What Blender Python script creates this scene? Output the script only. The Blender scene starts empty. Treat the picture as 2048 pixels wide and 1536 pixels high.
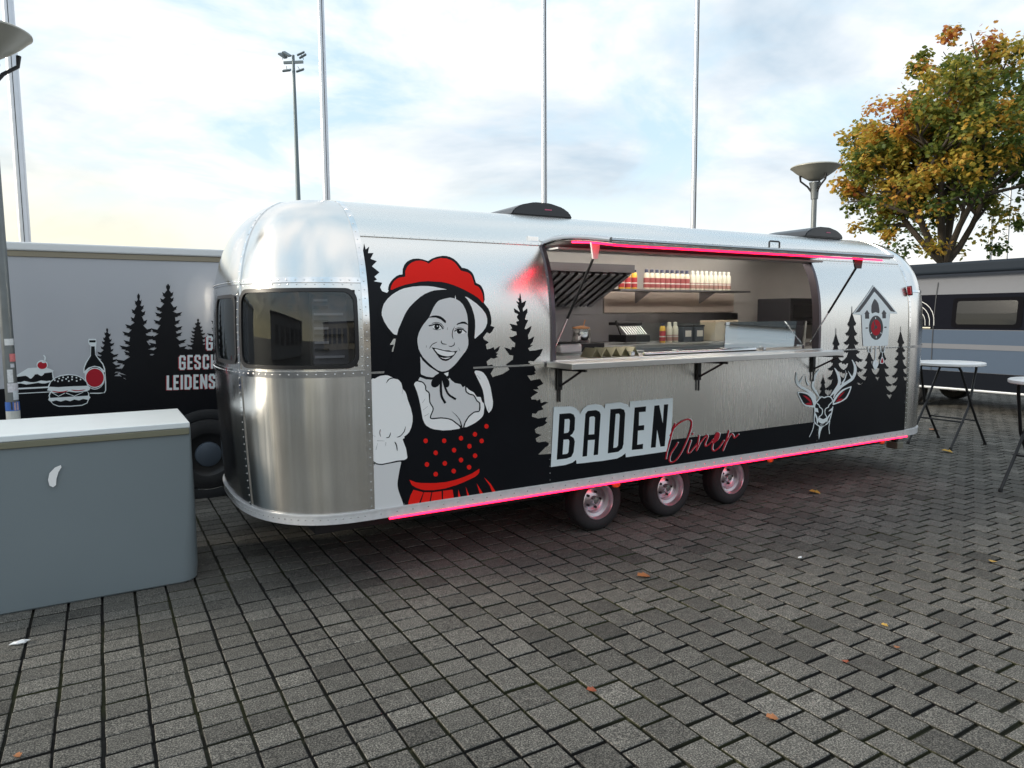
import bpy, bmesh, math, random
from mathutils import Vector, Matrix
from mathutils.geometry import delaunay_2d_cdt
R=math.radians
scene=bpy.context.scene
COL=scene.collection
# ------------------------------------------------------------------ camera
CAMZ=1.8
FWD=Vector((0.501969,0.859309,-0.097906)); 
cd=bpy.data.cameras.new('camera'); cam=bpy.data.objects.new('camera',cd); COL.objects.link(cam)
cd.sensor_fit='HORIZONTAL'; cd.sensor_width=36.0; cd.lens=36.0*1404.1/2048; cd.clip_start=0.05; cd.clip_end=2000
def camera_axes(f=1404.1,hor=630.2,roll=-0.367,vpx=3441.):
    p=math.atan((768-hor)/f); r=R(roll); fa=math.atan((vpx-1024)/f*math.cos(p))
    F0=Vector((math.cos(fa),math.sin(fa),0)); R0=Vector((math.sin(fa),-math.cos(fa),0)); U0=Vector((0,0,1))
    F=F0*math.cos(p)-U0*math.sin(p); U=U0*math.cos(p)+F0*math.sin(p)
    return F, R0*math.cos(r)+U*math.sin(r), U*math.cos(r)-R0*math.sin(r)
CF,CR,CU=camera_axes()
M=Matrix((CR,CU,-CF)).transposed().to_4x4(); M.translation=Vector((0,0,CAMZ)); cam.matrix_world=M
scene.camera=cam
# ------------------------------------------------------------------ world: evening sky with broken cloud
SUN_AZ=(-0.94,0.342); SUN_EL=R(20)
w=bpy.data.worlds.new('World'); scene.world=w; w.use_nodes=True
nt=w.node_tree; nt.nodes.clear()
def N(t,nt=nt,**k):
    n=nt.nodes.new(t)
    for a,b in k.items():
        if a=='i':
            for q,v in b.items(): n.inputs[q].default_value=v
        else: setattr(n,a,b)
    return n
LK=nt.links.new
sky=N('ShaderNodeTexSky'); sky.sky_type='NISHITA'; sky.sun_disc=False; sky.sun_elevation=SUN_EL
sky.sun_rotation=math.atan2(SUN_AZ[0],SUN_AZ[1]); sky.air_density=1.0; sky.dust_density=1.5; sky.ozone_density=1.5
tc=N('ShaderNodeTexCoord'); sep=N('ShaderNodeSeparateXYZ'); LK(tc.outputs['Generated'],sep.inputs[0])
zz=N('ShaderNodeMath',operation='MAXIMUM',i={1:0.0}); LK(sep.outputs[2],zz.inputs[0])
za=N('ShaderNodeMath',operation='ADD',i={1:0.22}); LK(zz.outputs[0],za.inputs[0])
dx=N('ShaderNodeMath',operation='DIVIDE'); LK(sep.outputs[0],dx.inputs[0]); LK(za.outputs[0],dx.inputs[1])
dy=N('ShaderNodeMath',operation='DIVIDE'); LK(sep.outputs[1],dy.inputs[0]); LK(za.outputs[0],dy.inputs[1])
cb=N('ShaderNodeCombineXYZ'); LK(dx.outputs[0],cb.inputs[0]); LK(dy.outputs[0],cb.inputs[1])
n1=N('ShaderNodeTexNoise',i={'Scale':1.5,'Detail':9.0,'Roughness':0.58,'Distortion':0.5}); LK(cb.outputs[0],n1.inputs['Vector'])
r1=N('ShaderNodeValToRGB'); LK(n1.outputs['Fac'],r1.inputs[0])
e=r1.color_ramp.elements; e[0].position=0.40; e[0].color=(0.06,0.06,0.06,1); e[1].position=0.56; e[1].color=(0.95,0.95,0.95,1)
mp=N('ShaderNodeMapping'); mp.inputs['Location'].default_value=(3.1,-1.7,0.4); LK(cb.outputs[0],mp.inputs[0])
n2=N('ShaderNodeTexNoise',i={'Scale':0.9,'Detail':6.0,'Roughness':0.55,'Distortion':0.3}); LK(mp.outputs[0],n2.inputs['Vector'])
r2=N('ShaderNodeValToRGB'); LK(n2.outputs['Fac'],r2.inputs[0])
e=r2.color_ramp.elements; e[0].position=0.38; e[0].color=(0.36,0.445,0.525,1); e[1].position=0.60; e[1].color=(0.78,0.77,0.76,1)
# clear-sky part
skm=N('ShaderNodeMix',data_type='RGBA',blend_type='MULTIPLY'); skm.inputs[0].default_value=1.0
LK(sky.outputs[0],skm.inputs[6]); skm.inputs[7].default_value=(0.13,0.13,0.125,1)
veil=N('ShaderNodeMix',data_type='RGBA',blend_type='MIX'); veil.inputs[0].default_value=0.8; LK(skm.outputs[2],veil.inputs[6]); veil.inputs[7].default_value=(0.45,0.60,0.70,1)
mx=N('ShaderNodeMix',data_type='RGBA',blend_type='MIX'); LK(r1.outputs[0],mx.inputs[0]); LK(veil.outputs[2],mx.inputs[6]); LK(r2.outputs[0],mx.inputs[7])
# bright haze low down, warmer towards the sun
hz=N('ShaderNodeMapRange',i={1:0.01,2:0.25,3:0.85,4:0.0}); hz.interpolation_type='SMOOTHSTEP'; LK(zz.outputs[0],hz.inputs[0])
sd=N('ShaderNodeVectorMath',operation='DOT_PRODUCT'); LK(tc.outputs['Generated'],sd.inputs[0]); sd.inputs[1].default_value=(SUN_AZ[0],SUN_AZ[1],0.1)
wr=N('ShaderNodeMapRange',i={1:-0.35,2:0.55,3:0.0,4:1.0}); LK(sd.outputs['Value'],wr.inputs[0])
hc=N('ShaderNodeMix',data_type='RGBA'); LK(wr.outputs[0],hc.inputs[0]); hc.inputs[6].default_value=(0.76,0.74,0.70,1); hc.inputs[7].default_value=(0.88,0.765,0.46,1)
fin=N('ShaderNodeMix',data_type='RGBA'); LK(hz.outputs[0],fin.inputs[0]); LK(mx.outputs[2],fin.inputs[6]); LK(hc.outputs[2],fin.inputs[7])
bg=N('ShaderNodeBackground'); LK(fin.outputs[2],bg.inputs[0]); bg.inputs[1].default_value=1.0
wo=N('ShaderNodeOutputWorld'); LK(bg.outputs[0],wo.inputs[0])
# ------------------------------------------------------------------ sun (veiled by cloud)
ld=bpy.data.lights.new('sun','SUN'); ld.energy=2.2; ld.angle=R(16); ld.color=(1.0,0.9,0.74)
sun=bpy.data.objects.new('sun',ld); COL.objects.link(sun)
sv=Vector((SUN_AZ[0]*math.cos(SUN_EL),SUN_AZ[1]*math.cos(SUN_EL),math.sin(SUN_EL)))
sun.rotation_euler=sv.to_track_quat('Z','Y').to_euler(); sun.location=sv*60
vs=scene.view_settings; vs.view_transform='Standard'; vs.look='None'; vs.exposure=0.68; vs.gamma=1.0; vs.use_curve_mapping=False
scene.cycles.max_bounces=8; scene.cycles.transparent_max_bounces=12; scene.cycles.caustics_reflective=False; scene.cycles.caustics_refractive=False
# ------------------------------------------------------------------ materials
MATS={}
def mat(name,col,rough=0.5,metal=0.0,coat=0.0,emit=None,es=0.0,spec=0.5,noise=0.0,nscale=8.0,bump=0.0,bscale=60.0):
    if name in MATS: return MATS[name]
    m=bpy.data.materials.new(name); m.use_nodes=True; t=m.node_tree; b=t.nodes['Principled BSDF']
    b.inputs['Base Color'].default_value=(*col,1); b.inputs['Roughness'].default_value=rough; b.inputs['Metallic'].default_value=metal
    b.inputs['Coat Weight'].default_value=coat; b.inputs['Specular IOR Level'].default_value=spec
    if emit: b.inputs['Emission Color'].default_value=(*emit,1); b.inputs['Emission Strength'].default_value=es
    if noise or bump:
        g=t.nodes.new('ShaderNodeNewGeometry')
    if noise:
        n=t.nodes.new('ShaderNodeTexNoise'); n.inputs['Scale'].default_value=nscale; n.inputs['Detail'].default_value=5
        t.links.new(g.outputs['Position'],n.inputs['Vector'])
        x=t.nodes.new('ShaderNodeMix'); x.data_type='RGBA'; t.links.new(n.outputs['Fac'],x.inputs[0])
        x.inputs[6].default_value=(*[c*(1-noise) for c in col],1); x.inputs[7].default_value=(*[min(1,c*(1+noise)) for c in col],1)
        t.links.new(x.outputs[2],b.inputs['Base Color'])
        mr=t.nodes.new('ShaderNodeMapRange'); mr.inputs[3].default_value=max(0.03,rough*(1-noise*.8)); mr.inputs[4].default_value=min(1,rough*(1+noise*.8))
        t.links.new(n.outputs['Fac'],mr.inputs[0]); t.links.new(mr.outputs[0],b.inputs['Roughness'])
    if bump:
        n=t.nodes.new('ShaderNodeTexNoise'); n.inputs['Scale'].default_value=bscale; n.inputs['Detail'].default_value=4
        t.links.new(g.outputs['Position'],n.inputs['Vector'])
        bp=t.nodes.new('ShaderNodeBump'); bp.inputs['Strength'].default_value=bump; bp.inputs['Distance'].default_value=0.01
        t.links.new(n.outputs['Fac'],bp.inputs['Height']); t.links.new(bp.outputs[0],b.inputs['Normal'])
    MATS[name]=m; return m
def brushed(name,col,rough,streak=(3,3,140),amp=0.10,wav=0.0,aniso=0.0):
    m=bpy.data.materials.new(name); m.use_nodes=True; t=m.node_tree; b=t.nodes['Principled BSDF']
    b.inputs['Metallic'].default_value=1.0
    if aniso:
        tg=t.nodes.new('ShaderNodeTangent'); tg.direction_type='RADIAL'; tg.axis='Z'; t.links.new(tg.outputs[0],b.inputs['Tangent']); b.inputs['Anisotropic'].default_value=aniso; b.inputs['Anisotropic Rotation'].default_value=.25
    g=t.nodes.new('ShaderNodeNewGeometry'); mp=t.nodes.new('ShaderNodeMapping'); mp.inputs['Scale'].default_value=streak
    t.links.new(g.outputs['Position'],mp.inputs[0])
    n=t.nodes.new('ShaderNodeTexNoise'); n.inputs['Scale'].default_value=1.0; n.inputs['Detail'].default_value=6; n.inputs['Roughness'].default_value=.65; t.links.new(mp.outputs[0],n.inputs['Vector'])
    n2=t.nodes.new('ShaderNodeTexNoise'); n2.inputs['Scale'].default_value=1.6; n2.inputs['Detail'].default_value=3; t.links.new(g.outputs['Position'],n2.inputs['Vector'])
    ad=t.nodes.new('ShaderNodeMath'); ad.operation='ADD'; t.links.new(n.outputs['Fac'],ad.inputs[0]); t.links.new(n2.outputs['Fac'],ad.inputs[1])
    mr=t.nodes.new('ShaderNodeMapRange'); mr.inputs[1].default_value=.6; mr.inputs[2].default_value=1.4; mr.inputs[3].default_value=rough-amp; mr.inputs[4].default_value=rough+amp
    t.links.new(ad.outputs[0],mr.inputs[0]); t.links.new(mr.outputs[0],b.inputs['Roughness'])
    x=t.nodes.new('ShaderNodeMix'); x.data_type='RGBA'; t.links.new(n.outputs['Fac'],x.inputs[0])
    x.inputs[6].default_value=(*[c*.965 for c in col],1); x.inputs[7].default_value=(*[min(1,c*1.03) for c in col],1); t.links.new(x.outputs[2],b.inputs['Base Color'])
    bp=t.nodes.new('ShaderNodeBump'); bp.inputs['Strength'].default_value=.02; bp.inputs['Distance'].default_value=.0006
    t.links.new(n.outputs['Fac'],bp.inputs['Height'])
    if wav:
        n3=t.nodes.new('ShaderNodeTexNoise'); n3.inputs['Scale'].default_value=2.2; n3.inputs['Detail'].default_value=1; t.links.new(g.outputs['Position'],n3.inputs['Vector'])
        b2=t.nodes.new('ShaderNodeBump'); b2.inputs['Strength'].default_value=wav; b2.inputs['Distance'].default_value=.02
        t.links.new(n3.outputs['Fac'],b2.inputs['Height']); t.links.new(b2.outputs[0],bp.inputs['Normal'])
    t.links.new(bp.outputs[0],b.inputs['Normal'])
    MATS[name]=m; return m
def glass(name,tint,rough=0.02,fac=0.12):
    m=bpy.data.materials.new(name); m.use_nodes=True; t=m.node_tree; t.nodes.clear()
    o=t.nodes.new('ShaderNodeOutputMaterial'); tr=t.nodes.new('ShaderNodeBsdfTransparent'); tr.inputs[0].default_value=(*tint,1)
    gl=t.nodes.new('ShaderNodeBsdfGlossy'); gl.inputs['Roughness'].default_value=rough; gl.inputs[0].default_value=(.9,.95,.95,1)
    fr=t.nodes.new('ShaderNodeMath'); fr.operation='MULTIPLY_ADD'; fr.inputs[1].default_value=.75; fr.inputs[2].default_value=.035
    pw=t.nodes.new('ShaderNodeMath'); pw.operation='POWER'; pw.inputs[1].default_value=4.5; lw=t.nodes.new('ShaderNodeLayerWeight'); lw.inputs[0].default_value=.5; t.links.new(lw.outputs['Facing'],pw.inputs[0]); t.links.new(pw.outputs[0],fr.inputs[0])
    ad=t.nodes.new('ShaderNodeMath'); ad.operation='ADD'; ad.inputs[1].default_value=fac; ad.use_clamp=True; t.links.new(fr.outputs[0],ad.inputs[0])
    mx=t.nodes.new('ShaderNodeMixShader'); t.links.new(ad.outputs[0],mx.inputs[0]); t.links.new(tr.outputs[0],mx.inputs[1]); t.links.new(gl.outputs[0],mx.inputs[2]); t.links.new(mx.outputs[0],o.inputs[0])
    MATS[name]=m; return m
ALU=brushed('brushed_aluminium',(.83,.82,.795),.27,(90,90,1.0),.025,wav=.12,aniso=.55)
ALUF=brushed('polished_end_skin',(.80,.795,.78),.20,(22,22,.5),.07,wav=.28,aniso=.8)
CHROME=mat('polished_trim',(.86,.87,.88),.12,1.0,noise=.25,nscale=18)
STEEL=brushed('stainless_steel',(.66,.66,.66),.32,(2,70,70),.05)
DSTEEL=brushed('dark_stainless',(.30,.30,.32),.38,(60,60,3),.1)
BLACKMETAL=mat('black_metal',(.02,.02,.022),.42,0.3,noise=.3)
FRAMEDARK=mat('anodised_frame',(.12,.105,.12),.35,0.7)
RUBBER=mat('tyre_rubber',(.018,.018,.02),.75,noise=.4,nscale=30,bump=.3,bscale=90)
RIM=mat('silver_rim',(.62,.58,.62),.3,.85,noise=.2,nscale=20)
PINKLED=mat('pink_led',(1,.1,.35),.4,emit=(1.0,.004,.035),es=4.5)
LEDW=mat('ceiling_led',(.9,.88,.82),.4,emit=(1.0,.94,.86),es=8.0)
AMBER=mat('amber_lens',(.75,.16,.03),.25,coat=.5)
REDLENS=mat('red_lens',(.55,.02,.03),.2,coat=.6)
INNER=mat('interior_laminate',(.62,.60,.58),.45,noise=.05)
UNDER=mat('underbody',(.02,.02,.022),.8)
WHITEPL=mat('white_plastic',(.88,.885,.895),.35,noise=.03)
DK={'K':mat('black_vinyl',(.006,.007,.010),.36,spec=.16,noise=.2,nscale=3),'W':mat('white_vinyl',(.95,.95,.95),.55,spec=.3),'G':mat('grey_vinyl',(.74,.74,.75),.45),
 'R':mat('red_vinyl',(.86,.016,.010),.6,spec=.15),'P':mat('pale_vinyl',(.80,.86,.89),.4),'D':mat('charcoal_vinyl',(.025,.026,.036),.4),'D2':mat('crimson_vinyl',(.45,.02,.035),.6,spec=.15)}
# ------------------------------------------------------------------ mesh helpers
def link(o,parent=None):
    COL.objects.link(o)
    if parent is not None: o.parent=parent
    return o
def tag(o,label=None,cat=None,group=None,kind=None):
    if label: o['label']=label
    if cat: o['category']=cat
    if group: o['group']=group
    if kind: o['kind']=kind
    return o
def obj(name,bm,m,parent=None,smooth=False,loc=None,auto=None):
    me=bpy.data.meshes.new(name); bmesh.ops.recalc_face_normals(bm,faces=bm.faces) if auto is None else None
    bm.to_mesh(me); bm.free()
    for x in (m if isinstance(m,(list,tuple)) else [m]): me.materials.append(x)
    if smooth:
        for p in me.polygons: p.use_smooth=True
        try: me.set_sharp_from_angle(angle=R(38))
        except Exception: pass
    o=bpy.data.objects.new(name,me); link(o,parent)
    if loc is not None: o.location=loc
    return o
def meshobj(name,vs_,fs,m,parent=None,smooth=False):
    me=bpy.data.meshes.new(name); me.from_pydata([tuple(v) for v in vs_],[],fs); me.update()
    for x in (m if isinstance(m,(list,tuple)) else [m]): me.materials.append(x)
    if smooth:
        for p in me.polygons: p.use_smooth=True
    return link(bpy.data.objects.new(name,me),parent)
def thing(name,label,cat,loc=(0,0,0),rz=0.0,group=None):
    o=bpy.data.objects.new(name,None); o.empty_display_size=.1; COL.objects.link(o); o.location=loc; o.rotation_euler=(0,0,rz)
    return tag(o,label,cat,group)
def bx(bm,x0,x1,y0,y1,z0,z1,bev=0.0,seg=2):
    r=bmesh.ops.create_cube(bm,size=1.0); v=r['verts']
    for q in v: q.co=Vector(((x0+x1)/2+q.co.x*(x1-x0),(y0+y1)/2+q.co.y*(y1-y0),(z0+z1)/2+q.co.z*(z1-z0)))
    if bev:
        ed=list({e_ for q in v for e_ in q.link_edges}); bmesh.ops.bevel(bm,geom=ed,offset=bev,segments=seg,affect='EDGES',profile=.5)
    return bm
def box(name,x0,x1,y0,y1,z0,z1,m,parent=None,bev=0.004,seg=2):
    bm=bmesh.new(); bx(bm,x0,x1,y0,y1,z0,z1,bev,seg); return obj(name,bm,m,parent)
def tube(bm,pts,r,seg=10,caps=True):
    pts=[Vector(p) for p in pts]; n=len(pts); rr=r if isinstance(r,(list,tuple)) else [r]*n
    rings=[]; up=None
    for i,p in enumerate(pts):
        d=(pts[min(i+1,n-1)]-pts[max(i-1,0)]).normalized()
        if up is None: up=Vector((0,0,1)) if abs(d.z)<.9 else Vector((1,0,0))
        a=d.cross(up).normalized(); b=a.cross(d).normalized(); up=b
        rings.append([bm.verts.new(p+(a*math.cos(2*math.pi*j/seg)+b*math.sin(2*math.pi*j/seg))*rr[i]) for j in range(seg)])
    for i in range(n-1):
        for j in range(seg): bm.faces.new((rings[i][j],rings[i][(j+1)%seg],rings[i+1][(j+1)%seg],rings[i+1][j]))
    if caps: bm.faces.new(rings[0][::-1]); bm.faces.new(rings[-1])
    return bm
def lathe(bm,prof,seg=32,axis='Z',org=(0,0,0)):
    org=Vector(org); rings=[]
    for r,h in prof:
        ring=[]
        for j in range(seg):
            c,s=math.cos(2*math.pi*j/seg)*r,math.sin(2*math.pi*j/seg)*r
            ring.append(bm.verts.new(org+(Vector((c,s,h)) if axis=='Z' else (Vector((c,h,s)) if axis=='Y' else Vector((h,c,s))))))
        rings.append(ring)
    for i in range(len(rings)-1):
        for j in range(seg): bm.faces.new((rings[i][j],rings[i][(j+1)%seg],rings[i+1][(j+1)%seg],rings[i+1][j]))
    return bm
def prism(bm,poly,axis,a,b):
    # extrude 2-D polygon (u,v) along axis between a and b
    f={'X':lambda u,v,t:(t,u,v),'Y':lambda u,v,t:(u,t,v),'Z':lambda u,v,t:(u,v,t)}[axis]
    A=[bm.verts.new(f(u,v,a)) for u,v in poly]; B=[bm.verts.new(f(u,v,b)) for u,v in poly]; n=len(poly)
    bm.faces.new(A); bm.faces.new(B[::-1])
    for i in range(n): bm.faces.new((A[i],B[i],B[(i+1)%n],A[(i+1)%n]))
    return bm
def ordinal(i): return ['first','second','third','fourth','fifth','sixth','seventh','eighth','ninth','tenth','eleventh','twelfth'][i]
def project(p):
    d=Vector(p)-Vector((0,0,CAMZ)); z=d.dot(CF)
    if z<.1: return None
    return 1024+1404.1*d.dot(CR)/z, 768-1404.1*d.dot(CU)/z, z
# ------------------------------------------------------------------ ground and paving
PX,PY=0.1845,0.185
def paver_mat():
    m=bpy.data.materials.new('concrete_paver'); m.use_nodes=True; t=m.node_tree; b=t.nodes['Principled BSDF']
    g=t.nodes.new('ShaderNodeNewGeometry')
    at=t.nodes.new('ShaderNodeAttribute'); at.attribute_name='tone'; oi=t.nodes.new('ShaderNodeObjectInfo')
    so=t.nodes.new('ShaderNodeSeparateColor'); t.links.new(oi.outputs['Color'],so.inputs[0])
    ad=t.nodes.new('ShaderNodeMath'); ad.operation='ADD'; t.links.new(at.outputs['Fac'],ad.inputs[0]); t.links.new(so.outputs[0],ad.inputs[1])
    def noise(sc,det,ro=.6):
        n=t.nodes.new('ShaderNodeTexNoise'); n.inputs['Scale'].default_value=sc; n.inputs['Detail'].default_value=det; n.inputs['Roughness'].default_value=ro; t.links.new(g.outputs['Position'],n.inputs['Vector']); return n
    grain=noise(135,4,.8); mid=noise(22,4); big=noise(.8,4)
    r=t.nodes.new('ShaderNodeValToRGB'); t.links.new(grain.outputs['Fac'],r.inputs[0]); e=r.color_ramp.elements
    e[0].position=.36; e[0].color=(.012,.012,.012,1); e[1].position=.64; e[1].color=(.285,.27,.237,1); q=e.new(.5); q.color=(.084,.081,.074,1)
    tr=t.nodes.new('ShaderNodeMapRange'); tr.inputs[1].default_value=0; tr.inputs[2].default_value=1; tr.inputs[3].default_value=.62; tr.inputs[4].default_value=1.38; t.links.new(ad.outputs[0],tr.inputs[0])
    mr=t.nodes.new('ShaderNodeMapRange'); mr.inputs[1].default_value=.3; mr.inputs[2].default_value=.7; mr.inputs[3].default_value=.78; mr.inputs[4].default_value=1.2; t.links.new(mid.outputs['Fac'],mr.inputs[0])
    br=t.nodes.new('ShaderNodeMapRange'); br.inputs[1].default_value=.3; br.inputs[2].default_value=.7; br.inputs[3].default_value=.8; br.inputs[4].default_value=1.18; t.links.new(big.outputs['Fac'],br.inputs[0])
    m1=t.nodes.new('ShaderNodeMath'); m1.operation='MULTIPLY'; t.links.new(tr.outputs[0],m1.inputs[0]); t.links.new(mr.outputs[0],m1.inputs[1])
    m2=t.nodes.new('ShaderNodeMath'); m2.operation='MULTIPLY'; t.links.new(m1.outputs[0],m2.inputs[0]); t.links.new(br.outputs[0],m2.inputs[1])
    vm=t.nodes.new('ShaderNodeVectorMath'); vm.operation='SCALE'; t.links.new(r.outputs[0],vm.inputs[0]); t.links.new(m2.outputs[0],vm.inputs['Scale'])
    t.links.new(vm.outputs[0],b.inputs['Base Color']); b.inputs['Roughness'].default_value=.82; b.inputs['Specular IOR Level'].default_value=.3
    bp=t.nodes.new('ShaderNodeBump'); bp.inputs['Strength'].default_value=.5; bp.inputs['Distance'].default_value=.003; t.links.new(grain.outputs['Fac'],bp.inputs['Height']); t.links.new(bp.outputs[0],b.inputs['Normal'])
    return m
PAVER=paver_mat()
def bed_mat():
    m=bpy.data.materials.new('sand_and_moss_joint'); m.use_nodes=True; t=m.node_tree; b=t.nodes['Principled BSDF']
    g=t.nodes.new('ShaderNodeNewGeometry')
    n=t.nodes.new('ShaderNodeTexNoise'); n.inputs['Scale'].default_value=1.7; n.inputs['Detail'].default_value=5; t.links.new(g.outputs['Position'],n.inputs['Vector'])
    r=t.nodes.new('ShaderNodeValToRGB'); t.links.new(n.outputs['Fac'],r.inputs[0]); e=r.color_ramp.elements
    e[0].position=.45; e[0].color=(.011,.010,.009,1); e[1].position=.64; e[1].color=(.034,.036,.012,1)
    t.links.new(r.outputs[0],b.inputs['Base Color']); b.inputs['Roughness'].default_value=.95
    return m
def far_mat():
    m=bpy.data.materials.new('far_paving'); m.use_nodes=True; t=m.node_tree; b=t.nodes['Principled BSDF']
    g=t.nodes.new('ShaderNodeNewGeometry')
    br=t.nodes.new('ShaderNodeTexBrick'); br.inputs['Scale'].default_value=1; br.inputs['Brick Width'].default_value=PY; br.inputs['Row Height'].default_value=PX; br.inputs['Mortar Size'].default_value=.009
    mp=t.nodes.new('ShaderNodeMapping'); mp.inputs['Rotation'].default_value=(0,0,R(90)); t.links.new(g.outputs['Position'],mp.inputs[0]); t.links.new(mp.outputs[0],br.inputs['Vector'])
    br.inputs['Color1'].default_value=(.085,.083,.08,1); br.inputs['Color2'].default_value=(.06,.06,.06,1); br.inputs['Mortar'].default_value=(.02,.02,.018,1)
    t.links.new(br.outputs['Color'],b.inputs['Base Color']); b.inputs['Roughness'].default_value=.85
    return m
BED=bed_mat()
ground=meshobj('ground',[(-400,-400,-.045),(400,-400,-.045),(400,400,-.045),(-400,400,-.045)],[(0,1,2,3)],far_mat()); tag(ground,kind='structure')
# paving bed inside the area where the stones are laid one by one
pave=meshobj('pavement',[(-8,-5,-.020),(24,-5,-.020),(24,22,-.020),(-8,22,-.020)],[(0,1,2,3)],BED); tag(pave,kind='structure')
rnd=random.Random(7)
def paver_verts(cx,cy,hx,hy,dz,tx,ty,bev=.0035):
    o=[]
    for (ix,z) in ((bev,0.0),(0.0,-bev),(0.0,-.036)):
        for sx,sy in ((-1,-1),(1,-1),(1,1),(-1,1)):
            x=sx*(hx-ix); y=sy*(hy-ix); o.append((cx+x,cy+y,z+dz+x*tx+y*ty))
    return o
PF=[(0,1,2,3)]+[(4*k+j,4*k+4+j,4*k+4+(j+1)%4,4*k+(j+1)%4) for k in (0,1) for j in range(4)]
PF=[f if i==0 else f for i,f in enumerate(PF)]
cells=[]
i0=-45
for i in range(i0,115):
    xa=2.867+PX*(i-0); xc=xa+PX/2
    stack=xc<1.60
    py=.148 if stack else PY
    ph=1.59+(0 if (stack or i%2==0) else PY/2)
    for j in range(-44,150):
        yc=ph+py*(j+.5)
        if yc>21: break
        p=project((xc,yc,0))
        near_cam=math.hypot(xc,yc)<4.2
        if not near_cam and (p is None or p[2]>19 or p[0]<-500 or p[0]>2600): continue
        if p is None: p=(0,9999,50)
        cells.append((p[2] if (-20<p[0]<2068 and p[1]<1560) else p[2]+100,xc,yc,PX/2-(.0075 if stack else .007),py/2-(.007 if stack else .0095),stack))
cells.sort(key=lambda c:c[0])
protos={}
for st in (True,False):
    hx=PX/2-(.0075 if st else .007); hy=(.148 if st else PY)/2-(.007 if st else .0095)
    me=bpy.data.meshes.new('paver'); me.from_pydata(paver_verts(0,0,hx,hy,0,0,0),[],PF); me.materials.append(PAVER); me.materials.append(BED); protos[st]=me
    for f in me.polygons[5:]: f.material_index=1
hidden=lambda x,y:(y>4.9 and x<.6) # behind the counter
near=[c for c in cells if not hidden(c[1],c[2])][:300]; ns=set(id(c) for c in near)
for c in near:
    o=bpy.data.objects.new('paver',protos[c[5]]); link(o,pave); o.location=(c[1]+rnd.uniform(-.0028,.0028),c[2]+rnd.uniform(-.0028,.0028),rnd.uniform(-.0025,.0015))
    o.rotation_euler=(rnd.uniform(-.008,.008),rnd.uniform(-.008,.008),rnd.uniform(-.018,.018)); v=min(1,max(0,rnd.gauss(.5,.2))); o.color=(v,v,v,1)
V=[];Fc=[];tone=[]
for c in cells:
    if id(c) in ns: continue
    b0=len(V); V+=paver_verts(c[1]+rnd.uniform(-.0028,.0028),c[2]+rnd.uniform(-.0028,.0028),c[3],c[4],rnd.uniform(-.0025,.0015),rnd.uniform(-.008,.008),rnd.uniform(-.008,.008))
    Fc+=[tuple(b0+q for q in f) for f in PF]; tone+=[min(1,max(0,rnd.gauss(.5,.2)))]*12
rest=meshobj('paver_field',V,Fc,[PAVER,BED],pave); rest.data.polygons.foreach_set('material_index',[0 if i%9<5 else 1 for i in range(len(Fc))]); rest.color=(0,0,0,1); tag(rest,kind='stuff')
a=rest.data.attributes.new('tone','FLOAT','POINT'); a.data.foreach_set('value',tone)
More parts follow.
